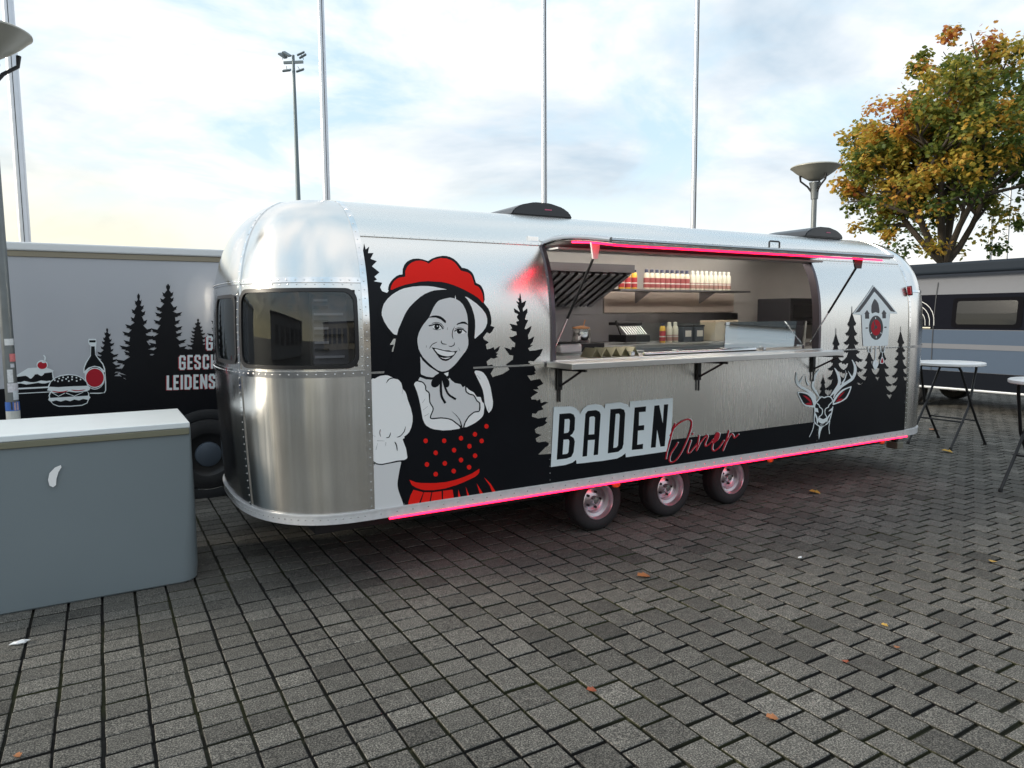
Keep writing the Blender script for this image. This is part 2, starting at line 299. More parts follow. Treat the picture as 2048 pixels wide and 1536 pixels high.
# ---- printed artwork outlines, millimetres on the panel (x along the side, z up)
DECALS={
'forest_graphic':[
('K',0,[1494,501,1495,1053,1489,1433,1486,1774,1498,2098,1508,2231,1507,2207,1531,2276,1534,2235,1562,2256,1545,2211,1583,2213,1556,2173,1597,2159,1558,2124,1605,2085,1567,2056,1582,2037,1559,2026,1616,2017,1599,1987,1610,1962,1648,1949,1723,1772,2090,1769,2383,1731,2410,1725,2438,1715,2418,1684,2398,1669,2375,1681,2345,1644,2351,1629,2391,1608,2365,1592,2373,1558,2399,1561,2431,1572,2433,1553,2480,1578,2467,1544,2445,1530,2465,1524,2449,1511,2464,1499,2428,1489,2407,1495,2370,1471,2378,1442,2415,1448,2431,1425,2402,1383,2418,1357,2501,1375,2560,1405,2531,1443,2594,1481,2590,1473,2593,1506,2562,1511,2517,1567,2545,1561,2576,1548,2580,1569,2607,1567,2611,1597,2585,1613,2559,1642,2590,1643,2625,1657,2621,1680,2595,1684,2573,1696,2587,1707,2566,1738,2631,1725,2621,1752,2648,1759,2633,1775,2629,1790,2643,1805,2611,1820,2606,1850,2657,1820,2638,1869,2647,1873,2629,1901,2657,1892,2644,1924,2657,1919,2666,1962,2670,1942,2675,1888,2714,1906,2700,1869,2681,1847,2682,1824,2719,1848,2720,1820,2705,1797,2695,1767,2724,1763,2689,1702,2702,1694,2752,1720,2738,1682,2719,1652,2723,1619,2773,1641,2759,1601,2736,1578,2761,1578,2736,1563,2718,1556,2732,1536,2786,1538,2848,1548,2832,1513,2818,1498,2795,1495,2791,1476,2831,1502,2796,1498,2793,1476,2767,1456,2742,1462,2717,1455,2742,1436,2767,1426,2786,1388,2773,1381,2783,1362,2748,1353,2711,1354,2742,1313,2773,1319,2824,1322,2852,1285,2798,1264,2811,1244,2760,1247,2804,1223,2741,1189,2747,1173,2788,1170,2792,1159,2823,1171,2830,1140,2868,1148,2897,1141,2836,1115,2852,1090,2804,1082,2785,1062,2753,1067,2750,1043,2804,1025,2887,1030,2868,1001,2887,988,2848,964,2804,960,2775,946,2784,915,2835,897,2781,875,2790,849,2816,841,2871,844,2903,827,2890,806,2867,798,2803,749,2923,742,4824,731,6012,732,7570,725,7560,504,2912,462]),
('K',1,[6225,937,6297,1043,6494,1098,6769,1057,6949,1178,7090,1039,7272,878,7406,1021,7560,1068,7580,714,6013,722]),
('K',2,[6309,1647,6316,1647,6319,1593,6361,1511,6381,1491,6373,1483,6370,1471,6362,1482,6357,1466,6349,1479,6347,1478,6359,1445,6382,1421,6410,1407,6398,1400,6394,1388,6383,1399,6376,1384,6364,1396,6354,1395,6367,1360,6392,1333,6423,1317,6410,1310,6406,1298,6394,1309,6386,1294,6373,1307,6371,1305,6389,1269,6424,1241,6467,1225,6449,1218,6442,1206,6426,1217,6414,1202,6396,1216,6376,1215,6394,1183,6429,1158,6471,1143,6454,1136,6447,1124,6430,1136,6418,1121,6401,1134,6394,1133,6417,1091,6464,1058,6520,1038,6497,1032,6487,1019,6465,1032,6449,1017,6426,1031,6413,1030,6441,993,6498,964,6569,945,6539,939,6527,927,6500,940,6479,925,6450,940,6426,940,6457,903,6522,873,6601,853,6567,847,6553,835,6523,849,6500,835,6468,850,6491,837,6232,856,6273,864,6248,853,6228,870,6206,861,6194,874,6167,884,6227,893,6275,914,6296,946,6268,950,6244,939,6224,956,6202,946,6190,959,6164,969,6223,979,6271,1001,6292,1035,6272,1038,6251,1026,6233,1043,6214,1033,6203,1046,6179,1055,6232,1070,6274,1098,6292,1139,6281,1141,6265,1130,6250,1146,6235,1136,6226,1149,6207,1157,6249,1170,6282,1196,6296,1233,6277,1235,6261,1223,6246,1239,6231,1229,6223,1242,6204,1251,6245,1260,6278,1280,6292,1309,6291,1311,6280,1299,6270,1315,6260,1304,6254,1317,6241,1325,6269,1339,6291,1364,6299,1400,6291,1402,6281,1390,6272,1405,6263,1395,6258,1407,6246,1416,6271,1428,6290,1453,6297,1488,6291,1476,6285,1491,6279,1481,6275,1493,6267,1501,6283,1519,6312,1593]),
('K',3,[6568,1865,6574,1865,6572,1799,6616,1714,6640,1694,6630,1685,6626,1670,6617,1683,6610,1664,6600,1679,6594,1678,6606,1638,6631,1608,6660,1592,6648,1582,6644,1567,6632,1581,6625,1562,6612,1577,6606,1576,6622,1539,6653,1511,6691,1496,6675,1487,6670,1472,6655,1486,6645,1467,6629,1483,6619,1481,6638,1445,6675,1418,6720,1404,6701,1395,6694,1380,6677,1394,6664,1375,6646,1391,6642,1389,6667,1357,6718,1332,6781,1318,6754,1309,6744,1294,6720,1309,6702,1290,6676,1307,6646,1306,6671,1265,6722,1233,6783,1214,6758,1205,6747,1190,6724,1205,6706,1187,6681,1203,6673,1202,6707,1153,6777,1115,6862,1091,6826,1084,6811,1069,6779,1084,6754,1066,6720,1084,6690,1083,6727,1049,6803,1021,6898,1004,6858,996,6841,982,6805,998,6777,980,6739,998,6698,998,6737,954,6817,918,6915,895,6873,888,6856,873,6819,889,6790,872,6750,890,6789,878,6450,901,6502,918,6470,905,6444,926,6415,914,6399,930,6364,942,6442,950,6506,970,6534,1002,6495,1006,6463,993,6436,1014,6407,1002,6391,1018,6355,1030,6434,1041,6499,1066,6527,1104,6509,1107,6482,1093,6460,1113,6436,1101,6423,1117,6393,1128,6459,1137,6511,1159,6534,1192,6516,1195,6493,1181,6474,1201,6453,1188,6441,1204,6415,1215,6472,1227,6517,1252,6537,1289,6508,1292,6486,1277,6466,1297,6445,1285,6433,1300,6407,1311,6464,1328,6509,1360,6528,1406,6519,1408,6501,1394,6485,1413,6469,1400,6460,1416,6439,1426,6484,1435,6520,1456,6535,1485,6517,1487,6500,1472,6485,1491,6470,1479,6461,1494,6441,1504,6484,1516,6517,1541,6532,1576,6524,1578,6511,1564,6499,1583,6487,1570,6480,1585,6464,1595,6498,1608,6524,1634,6536,1672,6527,1657,6519,1676,6511,1663,6506,1678,6496,1688,6518,1709,6563,1799]),
('K',4,[6871,1432,6878,1431,6881,1394,6929,1325,6952,1308,6943,1303,6939,1294,6931,1302,6924,1292,6915,1301,6911,1300,6924,1268,6949,1243,6978,1229,6966,1224,6961,1215,6950,1223,6942,1213,6930,1222,6925,1221,6942,1188,6975,1162,7015,1146,6999,1142,6992,1133,6977,1142,6966,1131,6949,1140,6973,1102,7022,1073,7081,1054,7056,1050,7046,1042,7023,1051,7006,1041,6982,1051,6953,1051,6977,1016,7024,988,7081,969,7057,965,7047,957,7025,966,7009,956,6985,967,6983,966,7016,929,7084,900,7167,879,7132,876,7117,868,7085,878,7061,869,7027,880,7051,860,6781,879,6814,892,6786,885,6764,897,6738,891,6725,901,6694,908,6762,918,6817,939,6841,971,6822,973,6798,966,6779,978,6757,972,6745,981,6718,988,6777,998,6825,1019,6845,1050,6834,1051,6815,1044,6799,1056,6782,1049,6773,1058,6751,1065,6798,1079,6835,1106,6850,1144,6842,1145,6827,1137,6814,1149,6800,1142,6793,1151,6776,1157,6813,1169,6842,1192,6854,1224,6844,1225,6831,1217,6821,1229,6809,1222,6803,1231,6788,1236,6819,1248,6844,1270,6854,1301,6852,1303,6843,1294,6835,1305,6828,1298,6823,1307,6812,1313,6834,1329,6873,1394]),
('K',5,[7090,1462,7097,1462,7101,1419,7154,1335,7180,1314,7170,1308,7166,1298,7156,1307,7150,1295,7139,1305,7158,1265,7192,1236,7232,1218,7215,1212,7209,1203,7193,1212,7182,1200,7166,1211,7150,1210,7169,1176,7204,1149,7247,1133,7229,1128,7222,1118,7206,1128,7194,1116,7176,1127,7172,1126,7196,1082,7246,1049,7305,1027,7280,1022,7270,1013,7248,1023,7230,1011,7206,1022,7190,1022,7219,985,7278,955,7349,935,7319,931,7306,921,7279,932,7259,921,7230,932,7211,932,7246,888,7317,852,7404,828,7367,824,7352,815,7319,826,7293,815,7258,828,7288,812,6998,832,7038,843,7010,835,6987,849,6961,842,6947,853,6915,861,6985,874,7041,901,7065,940,7047,943,7023,934,7003,948,6981,941,6969,951,6943,959,7002,971,7049,996,7069,1033,7049,1035,7028,1026,7010,1040,6990,1032,6980,1043,6956,1050,7008,1064,7050,1089,7068,1127,7056,1129,7039,1120,7024,1133,7008,1125,7000,1135,6980,1142,7023,1157,7056,1184,7070,1222,7068,1223,7057,1214,7046,1226,7036,1218,7029,1228,7015,1235,7045,1250,7067,1276,7076,1314,7073,1315,7064,1306,7056,1318,7049,1310,7044,1320,7033,1326,7054,1344,7092,1419]),
('K',6,[7408,1652,7415,1652,7419,1594,7467,1502,7490,1478,7482,1470,7479,1457,7470,1469,7465,1453,7455,1466,7451,1465,7463,1432,7487,1408,7516,1394,7504,1386,7500,1373,7489,1385,7482,1369,7470,1383,7459,1381,7473,1349,7498,1325,7529,1311,7516,1303,7512,1290,7500,1302,7492,1286,7480,1300,7473,1298,7490,1257,7523,1226,7561,1208,7546,1200,7540,1187,7525,1200,7515,1183,7499,1197,7490,1196,7509,1161,7549,1133,7596,1117,7576,1110,7569,1097,7551,1109,7538,1093,7518,1108,7506,1107,7530,1068,7578,1039,7635,1021,7611,1014,7602,1001,7580,1014,7564,998,7540,1013,7527,1012,7557,967,7617,932,7689,910,7659,904,7647,891,7619,905,7599,889,7569,904,7540,905,7571,863,7635,829,7712,808,7679,801,7666,789,7637,803,7615,787,7583,803,7616,789,7346,808,7391,816,7367,805,7347,823,7325,813,7312,827,7285,837,7345,850,7392,878,7412,920,7375,924,7348,912,7326,930,7302,920,7288,934,7258,944,7324,955,7376,980,7399,1018,7388,1020,7368,1008,7350,1025,7332,1015,7321,1029,7297,1038,7348,1048,7389,1070,7406,1103,7381,1106,7361,1093,7343,1111,7324,1100,7314,1114,7290,1123,7341,1138,7381,1166,7397,1207,7389,1209,7374,1197,7360,1214,7345,1203,7337,1216,7318,1225,7358,1237,7389,1261,7401,1294,7391,1296,7378,1283,7366,1300,7354,1289,7347,1303,7331,1312,7364,1323,7390,1346,7400,1378,7395,1380,7386,1367,7376,1383,7367,1372,7361,1386,7349,1394,7374,1409,7393,1437,7400,1476,7399,1478,7393,1465,7386,1482,7380,1470,7375,1483,7367,1492,7383,1512,7412,1594]),
('K',7,[6136,1196,6143,1196,6143,1173,6167,1124,6179,1111,6174,1108,6173,1102,6168,1107,6165,1101,6160,1107,6168,1079,6182,1058,6200,1046,6193,1043,6190,1037,6183,1042,6179,1036,6170,1041,6180,1014,6201,994,6225,981,6215,978,6211,973,6202,978,6195,972,6185,978,6177,978,6189,953,6212,934,6240,922,6228,919,6223,914,6213,920,6205,914,6192,919,6209,891,6242,868,6283,853,6265,851,6258,846,6243,852,6231,846,6215,853,6230,836,6090,846,6111,860,6097,856,6086,864,6074,860,6067,866,6052,870,6085,879,6112,895,6123,919,6112,921,6099,916,6089,924,6078,920,6072,926,6058,930,6088,940,6112,959,6122,986,6115,987,6104,983,6096,990,6086,986,6081,991,6069,996,6095,1004,6115,1020,6124,1044,6115,1039,6109,1046,6102,1042,6099,1048,6091,1052,6108,1062,6122,1080,6128,1107,6123,1102,6119,1109,6114,1104,6112,1110,6106,1113,6118,1125,6139,1173]),
],
'woman_graphic':[
('K',9,[1568,1824,1571,1847,1582,1877,1600,1905,1658,1966,1659,1968,1654,1970,1654,1973,1657,1988,1664,2007,1677,2026,1694,2044,1723,2065,1742,2072,1766,2075,1772,2112,1789,2143,1807,2161,1831,2174,1856,2183,1893,2186,1925,2182,1963,2171,1995,2189,2037,2204,2081,2212,2109,2212,2136,2206,2162,2194,2186,2173,2215,2132,2235,2130,2260,2123,2279,2110,2288,2101,2295,2090,2300,2075,2310,2028,2339,2015,2348,2008,2354,1998,2364,1974,2368,1948,2368,1909,2360,1892,2360,1886,2393,1847,2404,1822,2413,1782,2414,1756,2412,1743,2402,1716,2387,1691,2356,1659,2333,1643,2297,1626,2293,1621,2292,1616,2287,1613,2268,1616,2125,1660,2070,1671,2016,1677,1959,1678,1853,1675,1805,1670,1720,1653,1690,1649,1673,1651,1665,1655,1655,1670,1621,1698,1593,1731,1580,1757,1575,1773]),
('R',10,[1669,1971,1671,1984,1679,2002,1690,2018,1703,2032,1718,2043,1736,2052,1781,2060,1786,2098,1802,2125,1818,2141,1840,2156,1873,2169,1907,2172,1928,2169,1946,2164,1965,2153,2005,2180,2034,2189,2064,2195,2106,2194,2143,2182,2165,2167,2176,2154,2203,2111,2250,2102,2268,2093,2281,2077,2286,2062,2296,2012,2321,2003,2329,1997,2342,1979,2351,1956,2354,1943,2357,1904,2356,1890,2354,1887,2350,1888,2343,1893,2324,1914,2311,1925,2272,1948,2208,1980,2167,1997,2126,2011,2085,2022,2045,2029,1943,2033,1882,2028,1778,2007,1727,1991,1680,1972]),
('W',10,[1597,1824,1603,1849,1614,1877,1641,1910,1675,1938,1701,1954,1730,1969,1765,1982,1829,1994,1888,1999,1945,1999,1985,1995,2104,1974,2049,1957,2029,1948,1976,1910,1936,1874,1886,1814,1856,1774,1818,1695,1800,1676,1775,1668,1745,1667,1716,1670,1679,1677,1670,1683,1635,1724,1611,1764,1597,1803]),
('W',10,[2213,1929,2223,1929,2237,1923,2300,1882,2341,1846,2368,1811,2373,1799,2379,1776,2378,1743,2364,1712,2339,1682,2280,1637,2274,1639,2266,1647,2247,1675,2241,1694,2240,1717,2245,1771,2245,1796,2239,1818,2214,1873,2208,1907,2209,1921]),
('K',11,[2143,1977,2115,1980,2047,1977,1983,1971,1948,1961,1910,1946,1876,1926,1831,1892,1792,1856,1771,1830,1754,1803,1708,1712,1697,1675,1678,1591,1666,1555,1647,1511,1607,1440,1600,1422,1597,1410,1598,1391,1614,1310,1633,1234,1681,1083,1722,994,1731,963,1733,927,1728,820,1729,799,1737,758,1752,710,1754,695,1752,682,1746,669,1734,647,1720,627,1718,618,1717,589,1727,527,1732,513,1742,503,1757,497,1799,494,2224,495,2483,503,2465,546,2452,563,2381,647,2413,651,2423,655,2434,672,2439,692,2437,707,2430,720,2406,730,2400,737,2398,749,2399,781,2397,794,2392,802,2377,811,2364,812,2358,810,2346,799,2339,789,2319,754,2311,760,2310,766,2335,860,2341,875,2374,925,2384,943,2397,989,2403,1033,2401,1049,2393,1075,2391,1087,2394,1098,2410,1129,2419,1163,2417,1208,2406,1272,2389,1334,2376,1359,2360,1381,2341,1397,2330,1403,2294,1412,2268,1410,2262,1416,2259,1459,2261,1515,2282,1721,2282,1766,2276,1804,2260,1857,2244,1888,2228,1913,2193,1946,2159,1969]),
('G',12,[2088,1921,2101,1922,2122,1919,2145,1911,2170,1897,2191,1877,2212,1837,2220,1810,2225,1766,2224,1720,2220,1663,2225,1627,2224,1596,2218,1576,2201,1548,2134,1475,2111,1453,2088,1436,2067,1423,2047,1417,2018,1415,1989,1425,1955,1448,1914,1484,1879,1520,1862,1547,1848,1577,1841,1624,1842,1648,1853,1685,1868,1712,1887,1739,1932,1788,1967,1854,1987,1881,2003,1896,2015,1903,2051,1914]),
('G',12,[1859,1522,1861,1523,1875,1499,1923,1454,1993,1409,1994,1404,1987,1398,1955,1381,1932,1377,1910,1382,1869,1397,1863,1404,1860,1414,1861,1454]),
('W',12,[2032,1401,2068,1410,2065,1387,2056,1380]),
('G',12,[1854,1385,1900,1367,1954,1365,2004,1398,2053,1370,2073,1374,2087,1353,2115,1331,2160,1320,2177,1296,2194,1306,2199,1269,2222,1247,2263,1234,2286,1195,2306,1173,2302,1121,2261,1113,2220,1085,2190,1045,2176,1012,2164,1013,2139,1039,2088,1074,2032,1089,1976,1096,1932,1095,1927,1118,1945,1162,1929,1199,1924,1250,1909,1281,1895,1295,1893,1323,1872,1349,1840,1363]),
('W',13,[1811,1342,1820,1353,1835,1358,1854,1355,1872,1346,1884,1333,1890,1318,1893,1295,1909,1286,1918,1270,1924,1250,1921,1210,1941,1179,1945,1168,1943,1154,1927,1113,1926,1099,1928,1095,1935,1092,1948,1091,2004,1091,2041,1086,2077,1075,2105,1059,2136,1031,2149,1015,2150,1009,2145,1006,2137,1005,2073,1002,2017,1005,1952,1018,1924,1029,1893,1050,1881,1067,1869,1096,1853,1194,1842,1245,1831,1285,1811,1335]),
('W',13,[2206,1295,2223,1278,2263,1255,2286,1222,2315,1220,2319,1214,2327,1187,2341,1172,2344,1165,2346,1142,2340,1098,2332,1081,2324,1072,2302,1055,2276,1040,2245,1026,2203,1012,2184,1012,2183,1017,2196,1045,2217,1075,2235,1093,2267,1113,2301,1116,2308,1120,2312,1131,2313,1146,2309,1173,2305,1180,2286,1195,2274,1225,2269,1233,2260,1238,2228,1246,2206,1263,2201,1276,2201,1284]),
('K',15,[1834,1357,1862,1349,1870,1346,1876,1341,1882,1334,1889,1321,1890,1316,1890,1301,1892,1293,1898,1286,1911,1277,1915,1270,1919,1209,1925,1195,1940,1173,1943,1162,1941,1151,1923,1114,1921,1100,1926,1094,1935,1090,1948,1089,2004,1090,2041,1084,2059,1080,2075,1074,2089,1067,2161,1010,2167,1016,2107,1064,2093,1074,2078,1082,2042,1092,2004,1098,1948,1098,1936,1098,1931,1100,1931,1111,1949,1148,1952,1162,1948,1175,1933,1199,1928,1210,1926,1225,1926,1258,1924,1272,1918,1282,1899,1296,1898,1302,1899,1316,1897,1324,1888,1339,1882,1346,1875,1352,1865,1357,1836,1365]),
('K',15,[2195,1298,2195,1274,2198,1265,2203,1258,2218,1247,2235,1239,2253,1235,2260,1231,2265,1224,2282,1193,2301,1178,2304,1172,2307,1146,2305,1132,2302,1123,2295,1120,2272,1120,2259,1117,2237,1104,2216,1088,2208,1078,2192,1057,2182,1037,2174,1014,2183,1011,2195,1043,2207,1063,2223,1082,2243,1097,2263,1109,2274,1111,2299,1112,2309,1118,2314,1130,2316,1145,2314,1174,2309,1183,2289,1198,2273,1228,2266,1237,2257,1242,2230,1250,2210,1263,2206,1268,2205,1274,2204,1297]),
('K',15,[2083,1137,2111,1111,2136,1083,2147,1063,2151,1051,2159,1015,2169,1017,2159,1052,2147,1076,2124,1104,2102,1123]),
('K',15,[1851,1390,1897,1369,1942,1362,1944,1379,1902,1386,1858,1405]),
('K',16,[2006,1405,1998,1405,1987,1401,1965,1390,1957,1382,1943,1362,1935,1344,1935,1328,1938,1321,1943,1315,1950,1311,1957,1309,1965,1308,1981,1313,1989,1318,1996,1326,2001,1336,2016,1387,2017,1395,2014,1401,2000,1393,2000,1390,1986,1342,1982,1334,1978,1330,1973,1326,1963,1324,1956,1325,1952,1328,1951,1341,1957,1354,1969,1372,1976,1378,1994,1387,2007,1390]),
('K',17,[2016,1389,2054,1347,2057,1341,2059,1330,2055,1319,2051,1317,2049,1320,2030,1361,2025,1378,2025,1389,2024,1388,2017,1401,2012,1397,2009,1390,2010,1376,2020,1347,2036,1312,2042,1306,2052,1303,2060,1305,2066,1309,2071,1315,2074,1329,2072,1346,2067,1354,2030,1396,2025,1400]),
('K',15,[2073,1387,2054,1370,2064,1359,2084,1376]),
('K',18,[1999,1393,1998,1284,2001,1256,2004,1242,2010,1227,2032,1190,2047,1198,2026,1233,2021,1246,2018,1258,2016,1301,2017,1392]),
('K',19,[2013,1370,2034,1297,2046,1270,2053,1258,2063,1246,2076,1235,2117,1210,2125,1222,2086,1246,2074,1256,2066,1265,2060,1276,2048,1301,2028,1373]),
('W',13,[1508,1364,1513,1387,1520,1393,1536,1391,1555,1401,1577,1408,1612,1410,1631,1406,1653,1395,1688,1383,1705,1369,1719,1352,1728,1312,1744,1294,1753,1275,1763,1235,1783,1179,1795,1123,1794,1086,1784,1047,1769,1017,1753,1001,1731,988,1734,978,1722,973,1720,967,1740,912,1744,897,1751,844,1746,835,1728,828,1675,829,1584,818,1550,820,1531,825,1511,820,1502,824,1496,846,1495,892,1502,1098,1505,1314]),
('G',13,[1496,836,1502,840,1531,819,1561,813,1584,813,1689,820,1700,819,1706,815,1707,805,1695,763,1685,718,1679,666,1683,628,1700,575,1711,548,1732,508,1731,499,1721,495,1654,496,1530,503,1520,505,1513,509,1508,516,1506,526,1496,628,1492,789,1493,817]),
('K',15,[1494,842,1530,821,1550,814,1572,811,1676,819,1731,821,1730,828,1675,827,1571,819,1551,822,1532,828,1497,848]),
('K',15,[1706,815,1690,752,1678,692,1676,673,1676,654,1679,634,1684,614,1712,532,1723,499,1730,501,1691,615,1685,635,1682,654,1682,672,1685,690,1697,750,1712,813]),
('K',15,[1614,1357,1634,1379,1647,1384,1663,1386,1698,1377,1699,1379,1684,1387,1673,1391,1663,1393,1645,1391,1630,1384,1623,1378,1615,1363,1613,1358]),
('K',15,[1728,1312,1722,1278,1723,1278,1729,1312]),
('K',15,[1564,1053,1559,1044,1557,1029,1560,1013,1566,1001,1567,1001,1562,1029,1566,1048,1566,1053]),
('K',15,[1635,1025,1622,998,1618,996,1606,994,1602,993,1602,991,1613,989,1621,990,1627,993,1635,1009,1637,1024]),
('K',15,[1743,1058,1730,1025,1718,1010,1704,998,1676,988,1677,987,1690,987,1699,989,1707,993,1722,1006,1735,1022,1739,1031,1743,1051,1744,1057]),
('K',15,[1540,977,1591,971,1591,972,1540,979]),
('K',15,[1542,959,1530,919,1532,918,1543,959]),
('K',15,[1600,962,1597,937,1598,936,1602,962]),
('K',15,[1662,959,1662,954,1671,933,1676,903,1678,896,1681,896,1682,913,1679,934,1672,951,1664,960]),
('K',15,[1501,1019,1528,1006,1529,1007,1501,1020]),
('K',15,[2288,1378,2316,1346,2318,1346,2289,1379]),
('K',15,[2384,1146,2380,1119,2382,1119,2385,1146]),
('K',15,[1888,1235,1868,1209,1869,1208,1889,1234]),
('K',15,[1906,1181,1873,1159,1874,1158,1907,1180]),
('K',15,[1915,1132,1881,1115,1881,1113,1916,1131]),
('W',13,[2271,1406,2276,1409,2285,1410,2306,1407,2324,1402,2341,1392,2364,1365,2383,1328,2398,1284,2417,1181,2416,1158,2413,1139,2406,1124,2398,1113,2384,1101,2380,1101,2370,1117,2350,1170,2343,1231,2334,1271,2323,1296,2276,1387,2271,1398]),
('R',13,[1904,943,1901,934,1895,929,1887,927,1879,930,1873,937,1871,946,1873,954,1880,959,1888,961,1896,958,1902,951]),
('R',13,[2043,929,2041,921,2034,915,2026,914,2018,917,2012,924,2010,932,2012,941,2018,946,2027,948,2035,945,2041,938]),
('R',13,[2174,935,2172,926,2165,921,2157,919,2148,922,2142,929,2140,938,2142,946,2149,952,2157,954,2166,951,2172,944]),
('R',13,[2286,952,2283,944,2277,938,2268,937,2259,940,2253,947,2250,956,2253,964,2259,970,2268,972,2277,968,2283,961]),
('R',13,[2380,1003,2377,994,2371,988,2362,987,2353,990,2346,997,2344,1006,2346,1014,2353,1020,2362,1022,2371,1019,2377,1012]),
('R',13,[2340,899,2337,891,2330,885,2321,884,2313,887,2306,894,2304,903,2306,911,2313,917,2322,919,2331,916,2337,908]),
('R',13,[2240,871,2238,862,2231,857,2223,855,2214,858,2208,865,2205,874,2208,883,2214,889,2223,890,2232,887,2238,880]),
('R',13,[2119,855,2116,846,2110,841,2101,839,2093,843,2087,850,2084,858,2087,867,2093,872,2102,874,2110,871,2116,864]),
('R',13,[1977,851,1975,843,1969,837,1961,836,1952,839,1946,846,1944,854,1947,863,1953,868,1961,870,1969,866,1975,860]),
('R',13,[2285,797,2282,789,2276,783,2267,781,2258,785,2252,792,2249,801,2252,809,2258,815,2267,817,2276,813,2283,806]),
('R',13,[2172,779,2170,770,2163,764,2154,763,2146,766,2140,773,2137,782,2140,791,2146,796,2155,798,2164,795,2170,788]),
('R',13,[1910,776,1908,768,1902,763,1893,761,1885,764,1879,771,1876,780,1879,788,1885,794,1894,795,1902,792,1908,785]),
('R',13,[2046,769,2043,760,2037,755,2028,753,2019,757,2013,764,2011,773,2013,781,2020,786,2028,788,2037,785,2043,778]),
('R',13,[2236,719,2233,710,2227,705,2218,703,2209,707,2202,714,2200,723,2202,732,2209,737,2218,739,2227,735,2234,728]),
('R',13,[2114,706,2111,697,2105,692,2096,690,2087,694,2081,701,2079,710,2081,718,2088,724,2096,725,2105,722,2112,715]),
('R',13,[1975,700,1973,692,1966,686,1958,685,1949,688,1943,695,1941,704,1943,712,1950,718,1958,719,1967,716,1973,709]),
('R',13,[1762,687,1810,663,1845,654,1947,640,2030,636,2104,642,2179,656,2244,674,2300,700,2300,678,2297,670,2286,659,2267,647,2235,636,2175,618,2109,603,2023,591,1939,591,1873,600,1845,609,1809,626,1782,646,1775,656]),
('R',13,[1790,614,1862,586,1822,499,1747,497,1753,537,1770,581]),
('R',13,[1868,586,1922,578,1904,500,1836,500]),
('R',13,[1931,577,2000,576,2002,499,1913,500]),
('R',13,[2012,577,2085,575,2097,498,2010,499]),
('R',13,[2131,571,2152,498,2126,498]),
('R',13,[2190,580,2224,498,2203,498]),
('R',13,[2278,595,2338,500,2307,499]),
('R',13,[2338,633,2392,578,2441,501,2409,500,2386,562]),
('K',14,[1929,1786,1937,1793,1961,1800,1981,1801,2001,1799,2019,1793,2037,1782,2055,1765,2057,1755,2055,1749,2048,1749,2018,1773,1981,1787]),
('K',14,[2137,1733,2137,1739,2146,1746,2180,1757,2202,1756,2208,1753,2220,1742,2225,1732,2205,1740,2188,1743,2162,1741]),
('W',14,[1954,1727,1976,1739,1992,1739,2006,1732,2015,1724,2019,1715,2017,1711,1996,1704,1982,1705,1960,1716,1953,1724]),
('K',15,[2006,1724,2004,1715,1998,1709,1990,1705,1981,1705,1974,1709,1968,1716,1967,1724,1969,1732,1975,1739,1983,1742,1991,1742,1999,1739,2004,1732]),
('K',16,[1928,1727,1958,1733,1978,1739,1990,1739,2003,1735,2008,1732,2014,1726,2030,1705,2038,1710,2022,1731,2015,1738,2007,1743,1992,1747,1977,1747,1956,1741,1926,1735]),
('K',15,[1950,1745,1976,1751,1985,1752,2001,1750,2016,1743,2023,1737,2038,1717,2041,1719,2026,1740,2019,1746,2003,1753,1985,1756,1975,1755,1949,1748]),
('W',17,[1995,1728,1994,1725,1990,1723,1987,1725,1985,1728,1987,1731,1991,1732,1994,1731]),
('K',15,[1955,1709,1988,1700,1997,1701,2017,1707,2016,1710,1996,1704,1989,1703,1957,1712]),
('W',14,[2124,1690,2127,1694,2142,1702,2158,1705,2176,1701,2191,1695,2203,1687,2205,1683,2202,1679,2186,1673,2160,1671,2136,1677,2125,1685]),
('K',15,[2177,1690,2174,1682,2169,1676,2160,1673,2151,1673,2143,1677,2138,1683,2136,1690,2138,1698,2144,1704,2152,1707,2161,1707,2169,1703,2175,1697]),
('K',16,[2121,1687,2143,1700,2151,1703,2158,1703,2166,1702,2182,1698,2189,1694,2208,1678,2214,1684,2194,1700,2186,1705,2168,1710,2158,1711,2149,1710,2139,1707,2116,1693]),
('K',15,[2122,1705,2147,1713,2156,1715,2165,1714,2190,1706,2191,1709,2166,1717,2156,1718,2146,1717,2121,1708]),
('W',17,[2167,1695,2165,1692,2162,1691,2159,1692,2157,1695,2159,1698,2162,1699,2165,1698]),
('K',14,[2019,1630,2014,1624,2013,1615,2016,1611,2023,1605,2029,1603,2046,1601,2060,1602,2060,1603,2027,1610,2020,1617,2020,1629]),
('K',14,[2070,1591,2078,1586,2091,1583,2111,1590,2116,1594,2119,1600,2118,1612,2117,1616,2116,1616,2112,1601,2107,1595,2090,1589,2070,1592]),
('K',14,[2121,1725,2105,1701,2102,1692,2098,1675,2098,1660,2099,1653,2105,1640,2108,1636,2109,1636,2104,1661,2104,1675,2107,1690,2119,1718,2122,1725]),
('K',14,[1987,1621,1968,1616,1946,1606,1933,1590,1926,1576,1928,1576,1949,1602,1981,1616,1988,1620]),
('K',14,[2145,1579,2158,1554,2160,1555,2146,1579]),
('K',14,[1906,1599,1903,1584,1905,1584,1908,1598]),
('K',14,[2065,1718,2063,1700,2065,1700,2067,1718]),
('K',14,[1943,1585,1991,1575,2040,1561,2073,1560,2101,1551,2140,1556,2112,1523,2091,1504,2067,1491,2050,1487,2025,1492,2010,1501,1996,1515]),
('W',15,[1966,1573,1972,1573,2054,1552,2115,1546,2118,1542,2116,1537,2107,1528,2089,1522,2067,1519,2045,1521,2023,1526,2005,1533,1990,1542,1973,1560,1967,1568]),
('W',15,[2001,1517,2034,1508,2084,1511,2080,1508,2061,1502,2047,1501,2028,1505]),
('W',15,[2138,1941,2141,1914,2132,1914]),
],
'lettering':[
